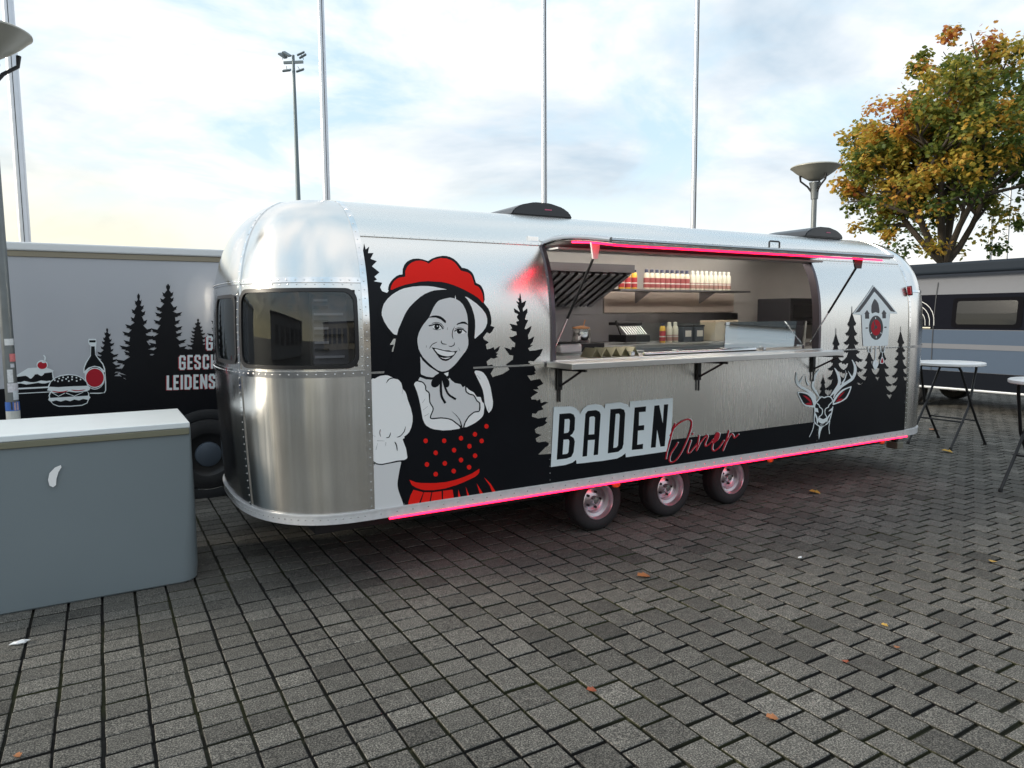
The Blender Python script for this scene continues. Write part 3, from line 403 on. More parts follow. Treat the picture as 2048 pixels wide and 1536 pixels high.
('P',9,[2944,1103,3096,1097,3140,1084,3179,1054,3191,1030,3218,1070,3264,1094,3344,1098,3402,1084,3431,1054,3437,1091,3591,1095,3664,1071,3686,1045,3688,1095,4157,1093,4153,941,4140,801,4108,703,4097,639,3651,637,3647,671,3608,651,3560,637,3417,634,3158,639,3153,672,3119,653,3053,642,2917,641]),
('K',10,[2996,1045,3096,1044,3129,1030,3143,1002,3138,910,3118,880,3096,868,3130,846,3141,817,3130,735,3108,700,3064,691,2971,692]),
('P',11,[3045,1000,3085,1000,3093,987,3087,905,3074,893,3039,891]),
('P',11,[3034,842,3080,840,3089,827,3080,740,3069,728,3025,728]),
('K',10,[3241,1026,3264,1048,3344,1049,3379,1034,3391,1010,3367,689,3323,689,3334,813,3267,815,3259,689,3214,689]),
('P',11,[3281,995,3293,1001,3321,1001,3335,991,3328,858,3274,859]),
('K',10,[3488,1045,3591,1044,3628,1030,3640,1000,3625,751,3613,714,3571,691,3464,689]),
('P',11,[3542,1003,3574,1004,3584,990,3568,742,3553,729,3520,728]),
('K',10,[3738,1041,3860,1042,3857,998,3786,999,3784,887,3843,887,3841,846,3776,846,3770,729,3833,731,3831,688,3712,691]),
('K',10,[3950,1041,4004,1042,4046,885,4056,1043,4104,1043,4072,687,4023,687,3984,835,3971,687,3917,689]),
],
'script_lettering':[
('P',11,[4191,877,4170,842,4161,824,4130,726,4099,638,4087,576,4098,573,4110,634,4142,722,4165,799,4181,838,4202,873]),
('D2',12,[4181,876,4160,840,4152,822,4120,724,4089,636,4077,574,4093,571,4104,632,4136,719,4159,796,4175,835,4196,870]),
('P',11,[4140,767,4176,820,4192,837,4209,851,4229,862,4270,880,4309,891,4327,894,4342,894,4354,892,4364,888,4372,882,4377,874,4380,863,4380,849,4377,833,4365,796,4345,751,4318,701,4284,645,4267,621,4251,601,4217,569,4202,558,4188,550,4175,547,4154,546,4148,548,4143,552,4140,558,4139,567,4140,577,4149,605,4157,618,4168,632,4209,674,4233,704,4222,710,4199,680,4158,638,4146,624,4138,609,4128,580,4127,568,4128,557,4133,548,4142,541,4152,537,4165,536,4179,538,4195,542,4211,550,4227,562,4261,595,4278,616,4313,668,4345,723,4368,770,4384,812,4392,847,4392,863,4389,876,4382,887,4371,895,4357,901,4341,903,4324,903,4304,900,4263,889,4221,870,4201,858,4182,844,4165,826,4130,772]),
('D2',13,[4134,764,4170,817,4185,834,4203,847,4222,859,4263,877,4301,888,4319,890,4333,890,4345,888,4355,884,4362,879,4367,871,4370,861,4369,847,4366,831,4355,794,4335,749,4308,699,4274,644,4258,620,4224,582,4193,557,4179,550,4166,546,4154,545,4141,547,4137,551,4134,556,4133,564,4134,575,4137,588,4151,615,4162,629,4203,670,4227,701,4212,708,4189,678,4148,637,4136,622,4128,607,4118,578,4117,566,4118,555,4124,545,4133,538,4144,533,4157,532,4172,534,4188,538,4204,547,4221,559,4255,592,4272,613,4307,665,4338,719,4362,767,4378,809,4386,845,4386,860,4383,874,4375,885,4364,894,4349,900,4333,903,4315,902,4295,899,4254,888,4212,869,4191,857,4172,842,4156,824,4120,770]),
('P',11,[4375,713,4336,622,4335,614,4338,606,4344,598,4354,594,4366,594,4377,600,4470,678,4460,685,4379,617,4368,608,4359,603,4355,603,4349,608,4348,613,4348,619,4387,708]),
('D2',12,[4364,711,4326,620,4325,611,4328,603,4335,595,4346,590,4359,591,4370,597,4463,675,4450,684,4370,616,4358,607,4347,602,4343,606,4342,611,4342,617,4380,705]),
('P',11,[4402,775,4388,762,4398,756,4412,769]),
('D2',13,[4392,774,4378,761,4392,752,4405,765]),
('P',11,[4471,749,4459,683,4440,620,4446,606,4458,616,4484,657,4499,676,4535,709,4567,731,4573,733,4574,722,4569,711,4550,678,4544,664,4544,654,4547,645,4555,638,4567,636,4581,639,4597,646,4627,663,4637,671,4656,692,4644,698,4626,677,4617,670,4589,654,4574,648,4564,645,4561,646,4557,653,4557,661,4562,674,4581,706,4587,719,4587,729,4583,737,4571,742,4559,739,4525,716,4488,682,4473,662,4447,621,4446,615,4452,617,4471,680,4475,699,4484,747]),
('D2',12,[4461,747,4448,681,4430,619,4438,602,4452,612,4478,654,4492,673,4528,705,4546,719,4560,727,4565,729,4563,729,4563,720,4559,709,4539,677,4534,663,4533,652,4536,642,4546,634,4559,632,4573,635,4590,642,4620,659,4630,667,4649,689,4634,697,4616,676,4607,669,4579,653,4564,647,4553,645,4550,651,4550,658,4556,671,4575,703,4580,716,4580,727,4576,736,4562,741,4549,738,4515,714,4478,681,4462,661,4437,620,4437,615,4446,615,4465,677,4472,715,4477,744]),
('P',11,[4655,654,4700,676,4714,686,4723,699,4729,712,4732,726,4731,736,4725,745,4713,751,4700,752,4687,748,4677,737,4659,704,4644,668,4633,628,4632,612,4635,600,4644,591,4656,585,4669,583,4684,585,4699,591,4715,600,4731,610,4747,624,4788,669,4777,675,4736,631,4720,617,4706,608,4677,594,4667,593,4659,594,4653,597,4647,603,4645,612,4646,626,4657,664,4680,717,4689,731,4697,740,4704,743,4710,742,4715,739,4718,735,4718,728,4716,716,4710,703,4703,693,4691,684,4647,662]),
('D2',13,[4648,650,4693,673,4707,683,4716,696,4722,710,4725,723,4724,734,4717,744,4705,750,4690,752,4677,747,4667,735,4648,702,4634,666,4622,626,4621,610,4625,598,4634,587,4647,581,4661,579,4676,582,4692,588,4708,596,4724,607,4740,621,4781,665,4766,674,4725,629,4710,616,4696,607,4667,594,4657,592,4651,593,4645,596,4641,601,4638,609,4639,623,4650,661,4674,714,4683,728,4690,737,4696,739,4701,738,4707,733,4708,726,4705,714,4700,702,4692,692,4681,683,4637,661]),
('P',11,[4840,759,4820,702,4767,583,4776,571,4819,645,4848,685,4863,702,4876,713,4882,716,4895,707,4898,701,4905,682,4918,676,4934,680,4978,706,4969,714,4925,689,4916,686,4911,703,4907,711,4891,723,4878,726,4865,721,4852,708,4837,690,4807,650,4766,579,4779,579,4833,698,4853,755]),
('D2',12,[4829,757,4809,700,4756,582,4769,568,4812,642,4842,681,4856,699,4868,710,4874,712,4884,704,4894,679,4910,672,4926,676,4971,702,4958,713,4931,696,4906,685,4909,684,4905,700,4899,709,4883,722,4869,725,4855,720,4841,707,4826,689,4796,649,4783,628,4755,578,4773,576,4826,695,4847,752]),
],
'deer_graphic':[
('K',9,[6019,906,6030,929,6047,943,6086,960,6105,965,6219,967,6246,966,6268,961,6285,950,6298,935,6307,917,6313,899,6314,880,6310,859,6297,814,6273,738,6262,718,6250,704,6237,694,6222,688,6203,684,6177,682,6117,687,6071,699,6054,705,6039,717,6029,737,6021,774,6016,821,6015,869]),
('P',10,[5762,1046,5763,1048,5885,1037,5923,1026,6002,992,6015,984,6036,964,6047,943,6047,932,6044,920,6030,885,6021,877,6014,876,5913,894,5892,899,5865,910,5843,925,5832,937,5771,1019,5763,1035]),
('K',11,[5780,1034,5793,1036,5817,1034,5866,1024,5904,1012,5936,995,5960,976,5977,954,5997,917,6000,900,5966,900,5913,907,5892,912,5868,922,5841,947,5787,1013,5779,1026]),
('D2',12,[5838,1008,5847,1008,5888,998,5922,983,5958,956,5975,934,5981,919,5970,923,5898,972]),
('D2',12,[5877,923,5907,929,5949,930,5963,926,5974,918,5985,905,5969,903,5941,905,5901,914]),
('P',10,[6596,1051,6592,1055,6584,1055,6477,1036,6451,1029,6407,1010,6352,974,6321,946,6311,932,6305,919,6302,906,6303,886,6307,882,6313,881,6403,895,6476,914,6520,931,6536,944,6549,958,6570,988,6588,1023,6595,1039]),
('K',11,[6572,1039,6557,1039,6507,1028,6461,1012,6420,991,6401,979,6368,950,6323,906,6319,901,6323,898,6363,902,6416,912,6460,923,6499,940,6527,963,6559,1004,6575,1031]),
('D2',12,[6489,1007,6482,1007,6463,1002,6422,984,6390,961,6372,941,6376,939,6385,940,6414,952,6458,981]),
('D2',12,[6353,913,6355,918,6364,925,6394,936,6435,937,6467,932,6466,927,6456,921,6427,911,6385,909]),
('P',13,[5731,1238,5722,1189,5721,1172,5722,1157,5727,1143,5735,1130,5745,1117,5758,1106,5772,1096,5805,1078,5885,1048,5936,1022,6002,982,6012,975,6034,953,6043,954,6040,970,6035,981,6028,992,6018,1003,6006,1013,5959,1041,5922,1060,5882,1077,5841,1092,5810,1106,5786,1121,5777,1129,5763,1148,5752,1172,5748,1188,5741,1237]),
('P',14,[5851,1214,5805,1170,5774,1135,5795,1128,5817,1165,5853,1213]),
('P',15,[5874,1218,5874,1168,5877,1151,5884,1135,5909,1098,5932,1105,5900,1138,5891,1152,5886,1168,5877,1218]),
('P',16,[6071,1256,6042,1236,6023,1223,6008,1207,5996,1190,5977,1153,5971,1137,5965,1108,5965,1094,5969,1080,5977,1067,5988,1056,6032,1016,6076,980,6092,968,6099,970,6041,1043,6007,1075,6001,1084,5999,1094,5998,1104,6000,1116,6010,1145,6028,1180,6048,1212,6078,1252]),
('P',17,[6580,1323,6612,1274,6619,1257,6622,1226,6622,1211,6619,1196,6614,1182,6606,1168,6596,1155,6584,1144,6570,1135,6436,1086,6412,1075,6366,1048,6346,1033,6331,1016,6320,999,6312,980,6304,953,6315,950,6348,988,6364,1001,6423,1040,6443,1051,6464,1061,6579,1102,6602,1111,6622,1123,6638,1138,6650,1154,6660,1171,6666,1188,6669,1206,6670,1224,6666,1243,6657,1261,6641,1280,6622,1299,6590,1326]),
('P',18,[6527,1213,6582,1135,6613,1146,6578,1172,6530,1214]),
('P',13,[6484,1226,6493,1192,6493,1179,6489,1167,6483,1154,6467,1130,6456,1120,6424,1095,6449,1083,6476,1111,6486,1124,6499,1150,6503,1165,6505,1178,6503,1192,6487,1226]),
('P',14,[6302,1252,6337,1204,6356,1172,6368,1139,6372,1125,6372,1104,6363,1086,6355,1075,6264,987,6253,974,6262,969,6305,990,6355,1019,6385,1046,6397,1059,6406,1072,6413,1085,6417,1097,6419,1110,6417,1124,6414,1141,6399,1178,6388,1196,6370,1214,6327,1246,6311,1255]),
('P',15,[6040,911,6092,953,6120,969,6127,970,6133,970,6152,962,6167,959,6183,961,6214,968,6227,968,6251,963,6262,958,6272,951,6282,939,6307,894,6323,897,6297,942,6285,956,6272,966,6257,972,6226,979,6209,978,6165,970,6157,971,6137,979,6124,981,6111,978,6101,974,6080,961,6027,919]),
('P',16,[6012,906,6021,835,6015,771,6017,747,6021,736,6028,725,6038,715,6050,706,6089,684,6117,674,6133,671,6151,672,6190,680,6221,691,6235,697,6247,705,6259,716,6268,729,6284,762,6298,802,6305,827,6314,865,6299,868,6283,806,6276,784,6262,749,6254,734,6245,722,6235,713,6224,705,6182,690,6146,682,6131,681,6119,683,6097,692,6060,712,6041,729,6035,737,6032,747,6029,770,6036,834,6032,874,6027,906]),
('P',17,[6049,914,6084,893,6087,889,6090,879,6095,872,6130,852,6136,845,6138,835,6138,824,6135,812,6131,803,6124,797,6101,787,6090,780,6084,771,6076,747,6090,744,6097,767,6102,774,6110,779,6134,790,6144,798,6149,809,6152,821,6153,834,6149,846,6140,857,6106,877,6103,881,6100,891,6095,897,6058,920]),
('P',18,[6286,920,6236,887,6231,880,6230,871,6228,869,6192,859,6182,851,6177,841,6175,828,6179,803,6185,792,6201,775,6206,768,6207,760,6203,737,6217,734,6221,758,6220,769,6214,778,6197,795,6192,804,6189,826,6191,838,6194,846,6202,851,6238,861,6244,867,6245,876,6248,881,6297,913]),
('P',13,[6026,821,6029,809,6056,759,6065,720,6072,711,6078,710,6083,719,6086,731,6083,746,6079,761,6059,796,6045,812,6032,822]),
('P',14,[6280,803,6265,797,6247,785,6231,771,6219,758,6212,745,6210,733,6212,722,6216,714,6222,713,6228,719,6234,739,6240,750,6279,790,6285,801]),
('P',15,[6020,726,6006,675,5999,657,5988,638,5953,590,5962,586,5997,635,6008,654,6016,673,6029,724]),
('P',16,[6262,725,6251,678,6250,660,6252,641,6264,591,6275,590,6262,640,6260,659,6262,676,6272,723]),
('P',12,[6026,873,6071,864,6086,822,6038,834]),
('P',12,[6305,860,6255,834,6238,821,6297,828]),
('P',12,[6097,771,6109,769,6142,754,6158,750,6173,750,6199,758,6208,759,6214,755,6218,749,6217,735,6207,722,6191,711,6172,705,6151,704,6129,709,6102,722,6089,733,6085,748,6090,766]),
('P',12,[6091,700,6202,690,6153,665,6130,631,6107,548,6095,621,6102,669]),
('K',19,[6089,697,6117,683,6132,680,6150,680,6200,686,6195,695,6146,689,6132,689,6121,691,6097,704]),
],
'clock_graphic':[
('P',9,[6973,2088,7352,1789,7215,1792,7197,1651,7194,1465,7169,1452,6764,1458,6740,1597,6720,1777,6575,1789]),
('D',10,[6973,2073,7310,1806,7226,1814,6967,2018,6692,1810,6614,1801]),
('D',10,[6957,1945,6988,1924,7011,1900,7019,1878,7027,1836,7028,1814,7025,1799,7013,1795,6959,1806,6905,1794,6893,1797,6888,1809,6887,1828,6892,1866,6902,1889,6926,1919]),
('D',10,[6815,1830,6858,1791,6848,1788,6850,1740,6781,1740,6779,1788,6769,1791]),
('D',10,[7105,1830,7151,1793,7140,1788,7140,1741,7078,1741,7075,1787,7062,1792]),
('D',10,[7094,1643,7092,1614,7084,1588,7071,1564,7053,1544,7030,1529,7005,1520,6977,1518,6949,1522,6923,1532,6898,1547,6878,1568,6862,1592,6851,1618,6847,1646,6848,1674,6857,1701,6871,1724,6890,1744,6913,1759,6939,1768,6966,1771,6994,1768,7020,1758,7043,1743,7063,1723,7079,1698,7089,1671]),
('D2',11,[7052,1645,7051,1624,7043,1604,7031,1587,7015,1574,6995,1567,6974,1564,6952,1567,6932,1576,6914,1589,6900,1607,6890,1626,6886,1648,6888,1669,6896,1688,6908,1705,6925,1718,6945,1726,6966,1729,6988,1726,7008,1717,7026,1704,7039,1687,7049,1667]),
('D',12,[6924,1714,6950,1647,6968,1649,6942,1716]),
('D',12,[6955,1656,6920,1619,6934,1614,6970,1651]),
('D',13,[6992,1650,6989,1641,6980,1635,6967,1633,6953,1635,6943,1642,6939,1651,6943,1660,6952,1667,6965,1669,6978,1666,6988,1660]),
('P',12,[6951,1754,6951,1736,6965,1736,6965,1754]),
('P',12,[6972,1556,6974,1537,6988,1536,6987,1556]),
('P',12,[6890,1583,6905,1594,6894,1600,6878,1588]),
('P',12,[7072,1584,7057,1597,7046,1592,7061,1580]),
('D',12,[6792,1638,6831,1638,6831,1650,6791,1650]),
('D',12,[7113,1641,7154,1641,7152,1654,7111,1653]),
('P',12,[6835,1453,6851,1393,6915,1388,6919,1451,6903,1452,6901,1393,6864,1397,6851,1453]),
('P',12,[7047,1451,7069,1385,7140,1383,7152,1453,7136,1455,7125,1389,7082,1391,7064,1452]),
('P',12,[6973,1453,6979,1305,6995,1304,6989,1452]),
('P',12,[7095,1384,7095,1337,7105,1336,7104,1384]),
('P',13,[6945,1294,6962,1307,6984,1311,7008,1301,7027,1285,7035,1270,7034,1254,7031,1246,7011,1224,6993,1202,6987,1200,6973,1210,6946,1241,6937,1258,6937,1277]),
('P',13,[7100,1342,7108,1336,7118,1324,7139,1291,7143,1279,7141,1274,7134,1270,7100,1263,7071,1267,7065,1271,7063,1278,7067,1298,7077,1318,7092,1339]),
('D2',14,[7101,1325,7106,1321,7118,1302,7125,1281,7124,1276,7120,1273,7100,1271,7081,1275,7079,1281,7082,1299,7088,1314,7096,1325]),
],
'truck_forest_graphic':[
('K',0,[-1195,1178,-568,1193,-8,1263,133,1256,220,1191,321,1281,414,1434,498,1412,569,1535,787,1470,903,1526,1164,1669,1605,1713,1536,-125,-1257,267]),
('K',1,[50,1705,55,1705,58,1693,62,1701,60,1680,58,1670,55,1668,69,1648,81,1657,76,1640,78,1635,69,1630,70,1626,62,1624,71,1597,87,1606,80,1589,83,1584,72,1579,73,1575,64,1573,82,1561,106,1569,96,1552,100,1547,84,1542,86,1538,72,1536,75,1506,96,1514,87,1497,91,1493,76,1488,78,1483,67,1482,97,1457,133,1464,119,1447,125,1443,100,1438,103,1434,86,1432,86,1410,118,1417,106,1400,111,1396,89,1391,92,1387,79,1385,105,1359,149,1365,132,1349,140,1344,108,1340,113,1336,97,1334,106,1322,153,1329,135,1312,143,1307,110,1303,114,1299,100,1297,90,1285,128,1292,113,1276,120,1271,93,1267,97,1262,86,1261,103,1245,150,1251,132,1234,140,1230,107,1226,111,1221,100,1220,118,1202,175,1208,153,1192,164,1187,123,1184,128,1179,117,1177,108,1164,-61,1173,-58,1160,-66,1162,-61,1166,-94,1174,-85,1177,-102,1196,-55,1184,-52,1213,-62,1216,-57,1220,-90,1227,-81,1231,-97,1249,-51,1238,-37,1252,-48,1255,-43,1259,-72,1266,-64,1269,-78,1287,-38,1277,-50,1294,-65,1297,-60,1301,-96,1308,-86,1312,-104,1329,-53,1319,-19,1325,-30,1327,-26,1332,-50,1338,-43,1342,-55,1360,-22,1350,-15,1379,-29,1382,-25,1386,-49,1392,-42,1396,-54,1414,-20,1404,-8,1421,-23,1424,-19,1428,-41,1434,-35,1438,-46,1456,-15,1446,-3,1456,-17,1459,-14,1463,-35,1469,-29,1473,-39,1490,-10,1481,15,1504,5,1507,7,1511,-7,1517,-3,1521,-9,1538,10,1529,24,1553,14,1555,16,1560,5,1565,8,1569,3,1587,19,1578,31,1587,23,1589,25,1594,16,1599,19,1603,15,1621,27,1612,39,1634,33,1637,34,1641,29,1646,30,1651,28,1668,36,1659,47,1669,44,1680,44,1702,47,1693]),
('K',2,[322,2024,329,2024,333,2005,338,2018,335,1985,332,1977,332,1970,328,1967,339,1955,349,1968,344,1942,346,1935,338,1927,339,1920,332,1917,348,1904,366,1917,358,1891,361,1884,348,1876,350,1869,338,1866,353,1849,376,1862,367,1835,371,1829,354,1820,356,1814,342,1810,358,1766,387,1779,375,1752,380,1746,360,1737,362,1731,347,1728,381,1687,427,1699,409,1673,417,1666,384,1658,389,1651,366,1648,384,1616,433,1629,414,1602,422,1595,387,1588,392,1581,370,1578,392,1538,448,1550,426,1524,436,1517,396,1509,402,1502,379,1500,386,1480,442,1492,420,1465,430,1458,391,1451,396,1444,377,1441,394,1420,456,1432,432,1405,443,1398,399,1391,405,1384,386,1382,402,1334,472,1345,445,1319,457,1311,408,1305,415,1298,397,1295,409,1280,484,1291,455,1265,469,1257,415,1251,423,1244,406,1241,413,1200,494,1210,463,1184,477,1176,420,1171,428,1163,415,1161,407,1181,161,1194,120,1173,105,1177,115,1183,49,1195,66,1201,33,1229,127,1211,183,1224,171,1228,177,1234,134,1244,146,1251,125,1278,185,1262,151,1282,131,1286,140,1293,81,1304,97,1310,68,1338,151,1321,176,1360,155,1365,163,1371,111,1381,125,1388,100,1415,172,1399,226,1434,211,1438,216,1445,184,1454,192,1461,177,1488,222,1473,211,1489,188,1493,194,1500,153,1509,164,1515,144,1543,202,1528,234,1538,214,1542,220,1548,187,1558,196,1564,180,1591,226,1577,235,1619,211,1623,217,1629,182,1638,191,1645,174,1672,224,1657,253,1687,232,1690,236,1697,207,1706,215,1712,201,1739,242,1725,280,1754,267,1757,270,1764,252,1772,257,1779,250,1806,274,1792,289,1829,275,1832,278,1839,262,1847,267,1854,260,1880,282,1867,306,1910,298,1913,300,1920,292,1928,294,1935,291,1961,302,1948,318,1967,315,1970,316,1977,313,1985,314,2018,318,2005]),
('K',3,[576,2117,584,2117,591,2098,599,2111,595,2085,596,2079,591,2070,591,2064,586,2060,605,2030,624,2044,616,2017,619,2011,606,2003,607,1996,595,1993,604,1978,624,1991,616,1965,619,1958,605,1950,607,1943,594,1940,619,1895,650,1908,638,1881,643,1875,621,1867,624,1860,606,1857,643,1838,691,1851,672,1825,681,1818,647,1810,651,1803,626,1800,628,1763,670,1776,653,1749,661,1743,631,1735,635,1728,616,1725,639,1702,688,1715,669,1689,678,1682,643,1674,647,1667,626,1664,634,1643,683,1656,664,1630,672,1623,638,1615,643,1608,624,1606,654,1575,717,1587,693,1561,704,1554,659,1547,665,1540,644,1537,654,1512,718,1523,694,1497,705,1490,659,1483,666,1476,646,1474,650,1458,714,1470,689,1444,700,1437,655,1430,661,1423,644,1420,700,1376,797,1386,760,1360,778,1353,708,1347,718,1340,698,1337,667,1307,745,1317,715,1292,729,1284,673,1278,681,1271,668,1269,681,1288,402,1301,404,1327,388,1331,397,1337,339,1348,354,1354,326,1381,407,1365,412,1401,392,1405,401,1412,343,1422,359,1428,330,1455,411,1439,431,1451,410,1455,418,1462,366,1471,380,1478,355,1504,427,1489,454,1510,434,1514,441,1520,397,1530,409,1536,387,1563,449,1548,445,1581,417,1585,425,1592,374,1601,388,1607,362,1634,435,1619,476,1645,453,1649,459,1655,420,1664,430,1670,411,1697,466,1683,496,1727,473,1731,479,1737,446,1746,455,1752,439,1778,485,1765,508,1797,486,1800,491,1807,461,1815,469,1822,455,1848,497,1835,516,1852,494,1855,498,1862,471,1870,478,1877,465,1903,504,1890,539,1931,523,1935,526,1941,508,1949,513,1956,505,1982,530,1969,551,1990,539,1993,541,1999,528,2007,532,2014,526,2040,544,2027,570,2060,566,2063,567,2070,562,2078,563,2111,569,2098]),
('K',4,[826,1786,831,1786,833,1776,837,1783,836,1765,831,1755,841,1745,850,1752,846,1738,848,1734,841,1730,842,1726,836,1724,849,1706,864,1713,858,1699,860,1695,849,1691,851,1687,842,1685,853,1672,871,1678,864,1664,867,1660,854,1656,855,1652,845,1651,863,1639,890,1646,879,1632,884,1628,865,1624,868,1620,854,1619,869,1601,899,1608,887,1593,893,1589,871,1585,874,1582,859,1580,865,1558,894,1565,883,1550,888,1547,867,1542,870,1539,857,1537,868,1529,900,1535,888,1521,894,1517,871,1513,874,1509,861,1508,887,1483,933,1489,916,1475,924,1471,891,1467,896,1464,880,1462,892,1448,941,1454,923,1439,931,1435,896,1432,901,1428,887,1427,900,1413,955,1419,934,1405,944,1401,905,1398,910,1394,896,1392,899,1384,955,1390,934,1376,944,1372,904,1369,910,1365,898,1363,893,1338,946,1343,926,1329,935,1325,898,1322,903,1318,894,1317,890,1328,726,1335,711,1321,702,1323,708,1326,668,1332,679,1336,659,1351,715,1341,711,1359,699,1361,706,1365,664,1371,675,1374,654,1389,713,1380,727,1401,714,1403,719,1407,683,1413,692,1416,674,1431,726,1422,754,1438,743,1440,747,1443,721,1449,728,1452,715,1467,752,1459,765,1466,754,1468,758,1471,735,1476,741,1480,730,1495,762,1487,759,1507,743,1510,748,1513,720,1518,728,1522,714,1537,752,1528,778,1546,766,1548,769,1551,750,1556,755,1560,745,1575,773,1567,781,1576,768,1578,771,1581,751,1586,757,1590,747,1604,774,1597,791,1604,779,1606,782,1610,766,1615,770,1618,763,1633,785,1625,791,1639,777,1641,780,1645,763,1650,768,1653,760,1668,783,1660,800,1673,789,1675,791,1679,778,1683,782,1687,776,1702,794,1694,812,1717,804,1719,806,1723,798,1727,800,1731,797,1745,808,1738,823,1755,820,1757,818,1765,818,1783,822,1776]),
('K',5,[1073,2041,1081,2041,1085,2025,1091,2036,1089,2008,1085,2001,1085,1995,1081,1992,1094,1978,1106,1989,1100,1966,1102,1961,1094,1953,1095,1948,1087,1945,1110,1933,1134,1944,1125,1921,1129,1916,1112,1909,1114,1903,1099,1900,1107,1888,1130,1899,1121,1876,1125,1870,1108,1863,1110,1857,1097,1855,1130,1842,1168,1854,1153,1831,1160,1825,1133,1818,1137,1812,1115,1809,1139,1783,1184,1794,1167,1771,1175,1765,1142,1758,1147,1752,1123,1750,1140,1710,1188,1721,1170,1698,1178,1692,1144,1685,1149,1679,1127,1677,1144,1655,1195,1665,1176,1642,1185,1636,1148,1630,1153,1624,1131,1622,1159,1603,1221,1613,1197,1591,1209,1584,1164,1578,1170,1572,1147,1570,1164,1530,1232,1540,1206,1517,1218,1511,1170,1505,1177,1499,1155,1497,1193,1462,1281,1471,1247,1449,1263,1442,1201,1437,1210,1431,1186,1429,1190,1393,1279,1401,1245,1379,1261,1373,1198,1368,1207,1361,1189,1359,1163,1333,1235,1342,1208,1320,1221,1313,1169,1308,1176,1302,1165,1299,1178,1316,916,1327,934,1323,922,1326,929,1331,883,1341,895,1346,872,1370,938,1356,949,1386,936,1389,942,1394,899,1403,911,1408,890,1432,950,1419,927,1441,906,1444,914,1450,860,1458,874,1464,847,1487,924,1474,928,1484,904,1487,913,1493,856,1501,871,1507,843,1530,922,1517,952,1537,928,1540,936,1546,888,1554,901,1559,877,1583,944,1570,969,1597,945,1600,952,1606,909,1614,921,1619,900,1642,960,1630,997,1650,977,1653,982,1659,950,1667,959,1672,944,1695,988,1683,1000,1721,977,1724,982,1730,949,1737,958,1743,942,1766,988,1754,1020,1786,1001,1789,1005,1795,980,1802,987,1808,975,1831,1009,1819,1040,1858,1026,1861,1029,1866,1013,1874,1017,1879,1010,1902,1033,1891,1051,1927,1039,1929,1041,1935,1029,1942,1032,1948,1027,1971,1044,1959,1068,1992,1064,1995,1065,2000,1061,2008,1061,2036,1067,2025]),
],
'food_graphic':[
('K',8,[-663,1286,-396,1315,-392,1206,-415,1136,-661,1141]),
('P',9,[-662,1301,-571,1362,-450,1367,-411,1349,-381,1330,-391,1320,-663,1288]),
('P',9,[-397,1322,-395,1264,-386,1264,-388,1323]),
('P',10,[-592,1298,-560,1305,-527,1308,-525,1302,-529,1294,-551,1269,-560,1268,-564,1270,-576,1284,-594,1295]),
('P',10,[-501,1309,-478,1314,-455,1313,-455,1308,-459,1301,-472,1289,-481,1288,-489,1293,-499,1301,-502,1305]),
('P',9,[-663,1242,-634,1240,-604,1249,-561,1236,-536,1234,-517,1237,-483,1248,-440,1240,-413,1244,-411,1237,-418,1229,-455,1219,-478,1220,-506,1228,-569,1219,-593,1217,-635,1230,-662,1226,-666,1234]),
('P',9,[-667,1177,-430,1178,-430,1191,-667,1191]),
('P',9,[-670,1137,-419,1138,-419,1145,-670,1144]),
('P',11,[-422,1384,-425,1371,-432,1359,-442,1350,-454,1345,-468,1343,-481,1346,-492,1352,-501,1362,-506,1374,-507,1388,-505,1401,-498,1412,-488,1421,-476,1427,-463,1429,-449,1426,-438,1419,-429,1410,-424,1397]),
('D2',12,[-430,1381,-432,1370,-438,1361,-446,1354,-456,1350,-467,1349,-478,1351,-488,1356,-495,1364,-500,1373,-501,1384,-498,1394,-493,1403,-485,1410,-474,1414,-463,1416,-452,1414,-443,1408,-435,1401,-431,1391]),
('P',13,[-454,1469,-446,1454,-445,1449,-451,1418,-441,1415,-435,1441,-434,1451,-436,1460,-446,1476]),
('P',13,[-434,1412,-438,1406,-447,1402,-457,1402,-466,1407,-469,1414,-465,1420,-456,1424,-445,1424,-437,1419]),
('P',10,[-100,1610,-40,1608,-38,1573,-52,1469,-27,1425,3,1380,17,1331,18,1205,14,1129,3,1108,-40,1101,-114,1106,-131,1138,-149,1300,-158,1298,-154,1344,-137,1391,-94,1459,-87,1545,-98,1556,-103,1578]),
('K',11,[-94,1596,-45,1595,-44,1581,-51,1575,-96,1577]),
('K',11,[-83,1540,-55,1539,-55,1463,-32,1419,-2,1370,9,1315,-22,1349,-67,1361,-114,1347,-148,1316,-144,1348,-126,1391,-90,1454]),
('K',11,[-134,1165,-122,1299,13,1298,6,1129,-7,1110,-128,1115]),
('P',12,[10,1247,7,1222,0,1200,-11,1180,-25,1163,-41,1151,-58,1144,-76,1142,-93,1146,-110,1155,-124,1169,-136,1187,-144,1208,-148,1231,-149,1255,-146,1278,-139,1301,-128,1321,-115,1337,-99,1349,-82,1357,-64,1359,-46,1355,-30,1346,-15,1333,-4,1315,5,1294,10,1271]),
('K',13,[4,1247,1,1225,-6,1203,-16,1185,-28,1169,-43,1158,-59,1152,-76,1150,-92,1154,-107,1162,-120,1175,-130,1191,-138,1211,-142,1232,-143,1254,-140,1276,-133,1297,-123,1316,-111,1331,-97,1342,-81,1349,-64,1351,-48,1348,-33,1340,-20,1327,-9,1311,-1,1291,3,1269]),
('P',14,[7,1247,3,1226,-3,1207,-13,1189,-26,1175,-42,1165,-58,1159,-75,1158,-92,1161,-107,1169,-121,1181,-132,1196,-140,1214,-145,1234,-145,1254,-142,1275,-136,1294,-126,1311,-113,1325,-98,1336,-82,1342,-65,1343,-48,1340,-32,1333,-18,1321,-7,1306,1,1288,6,1268]),
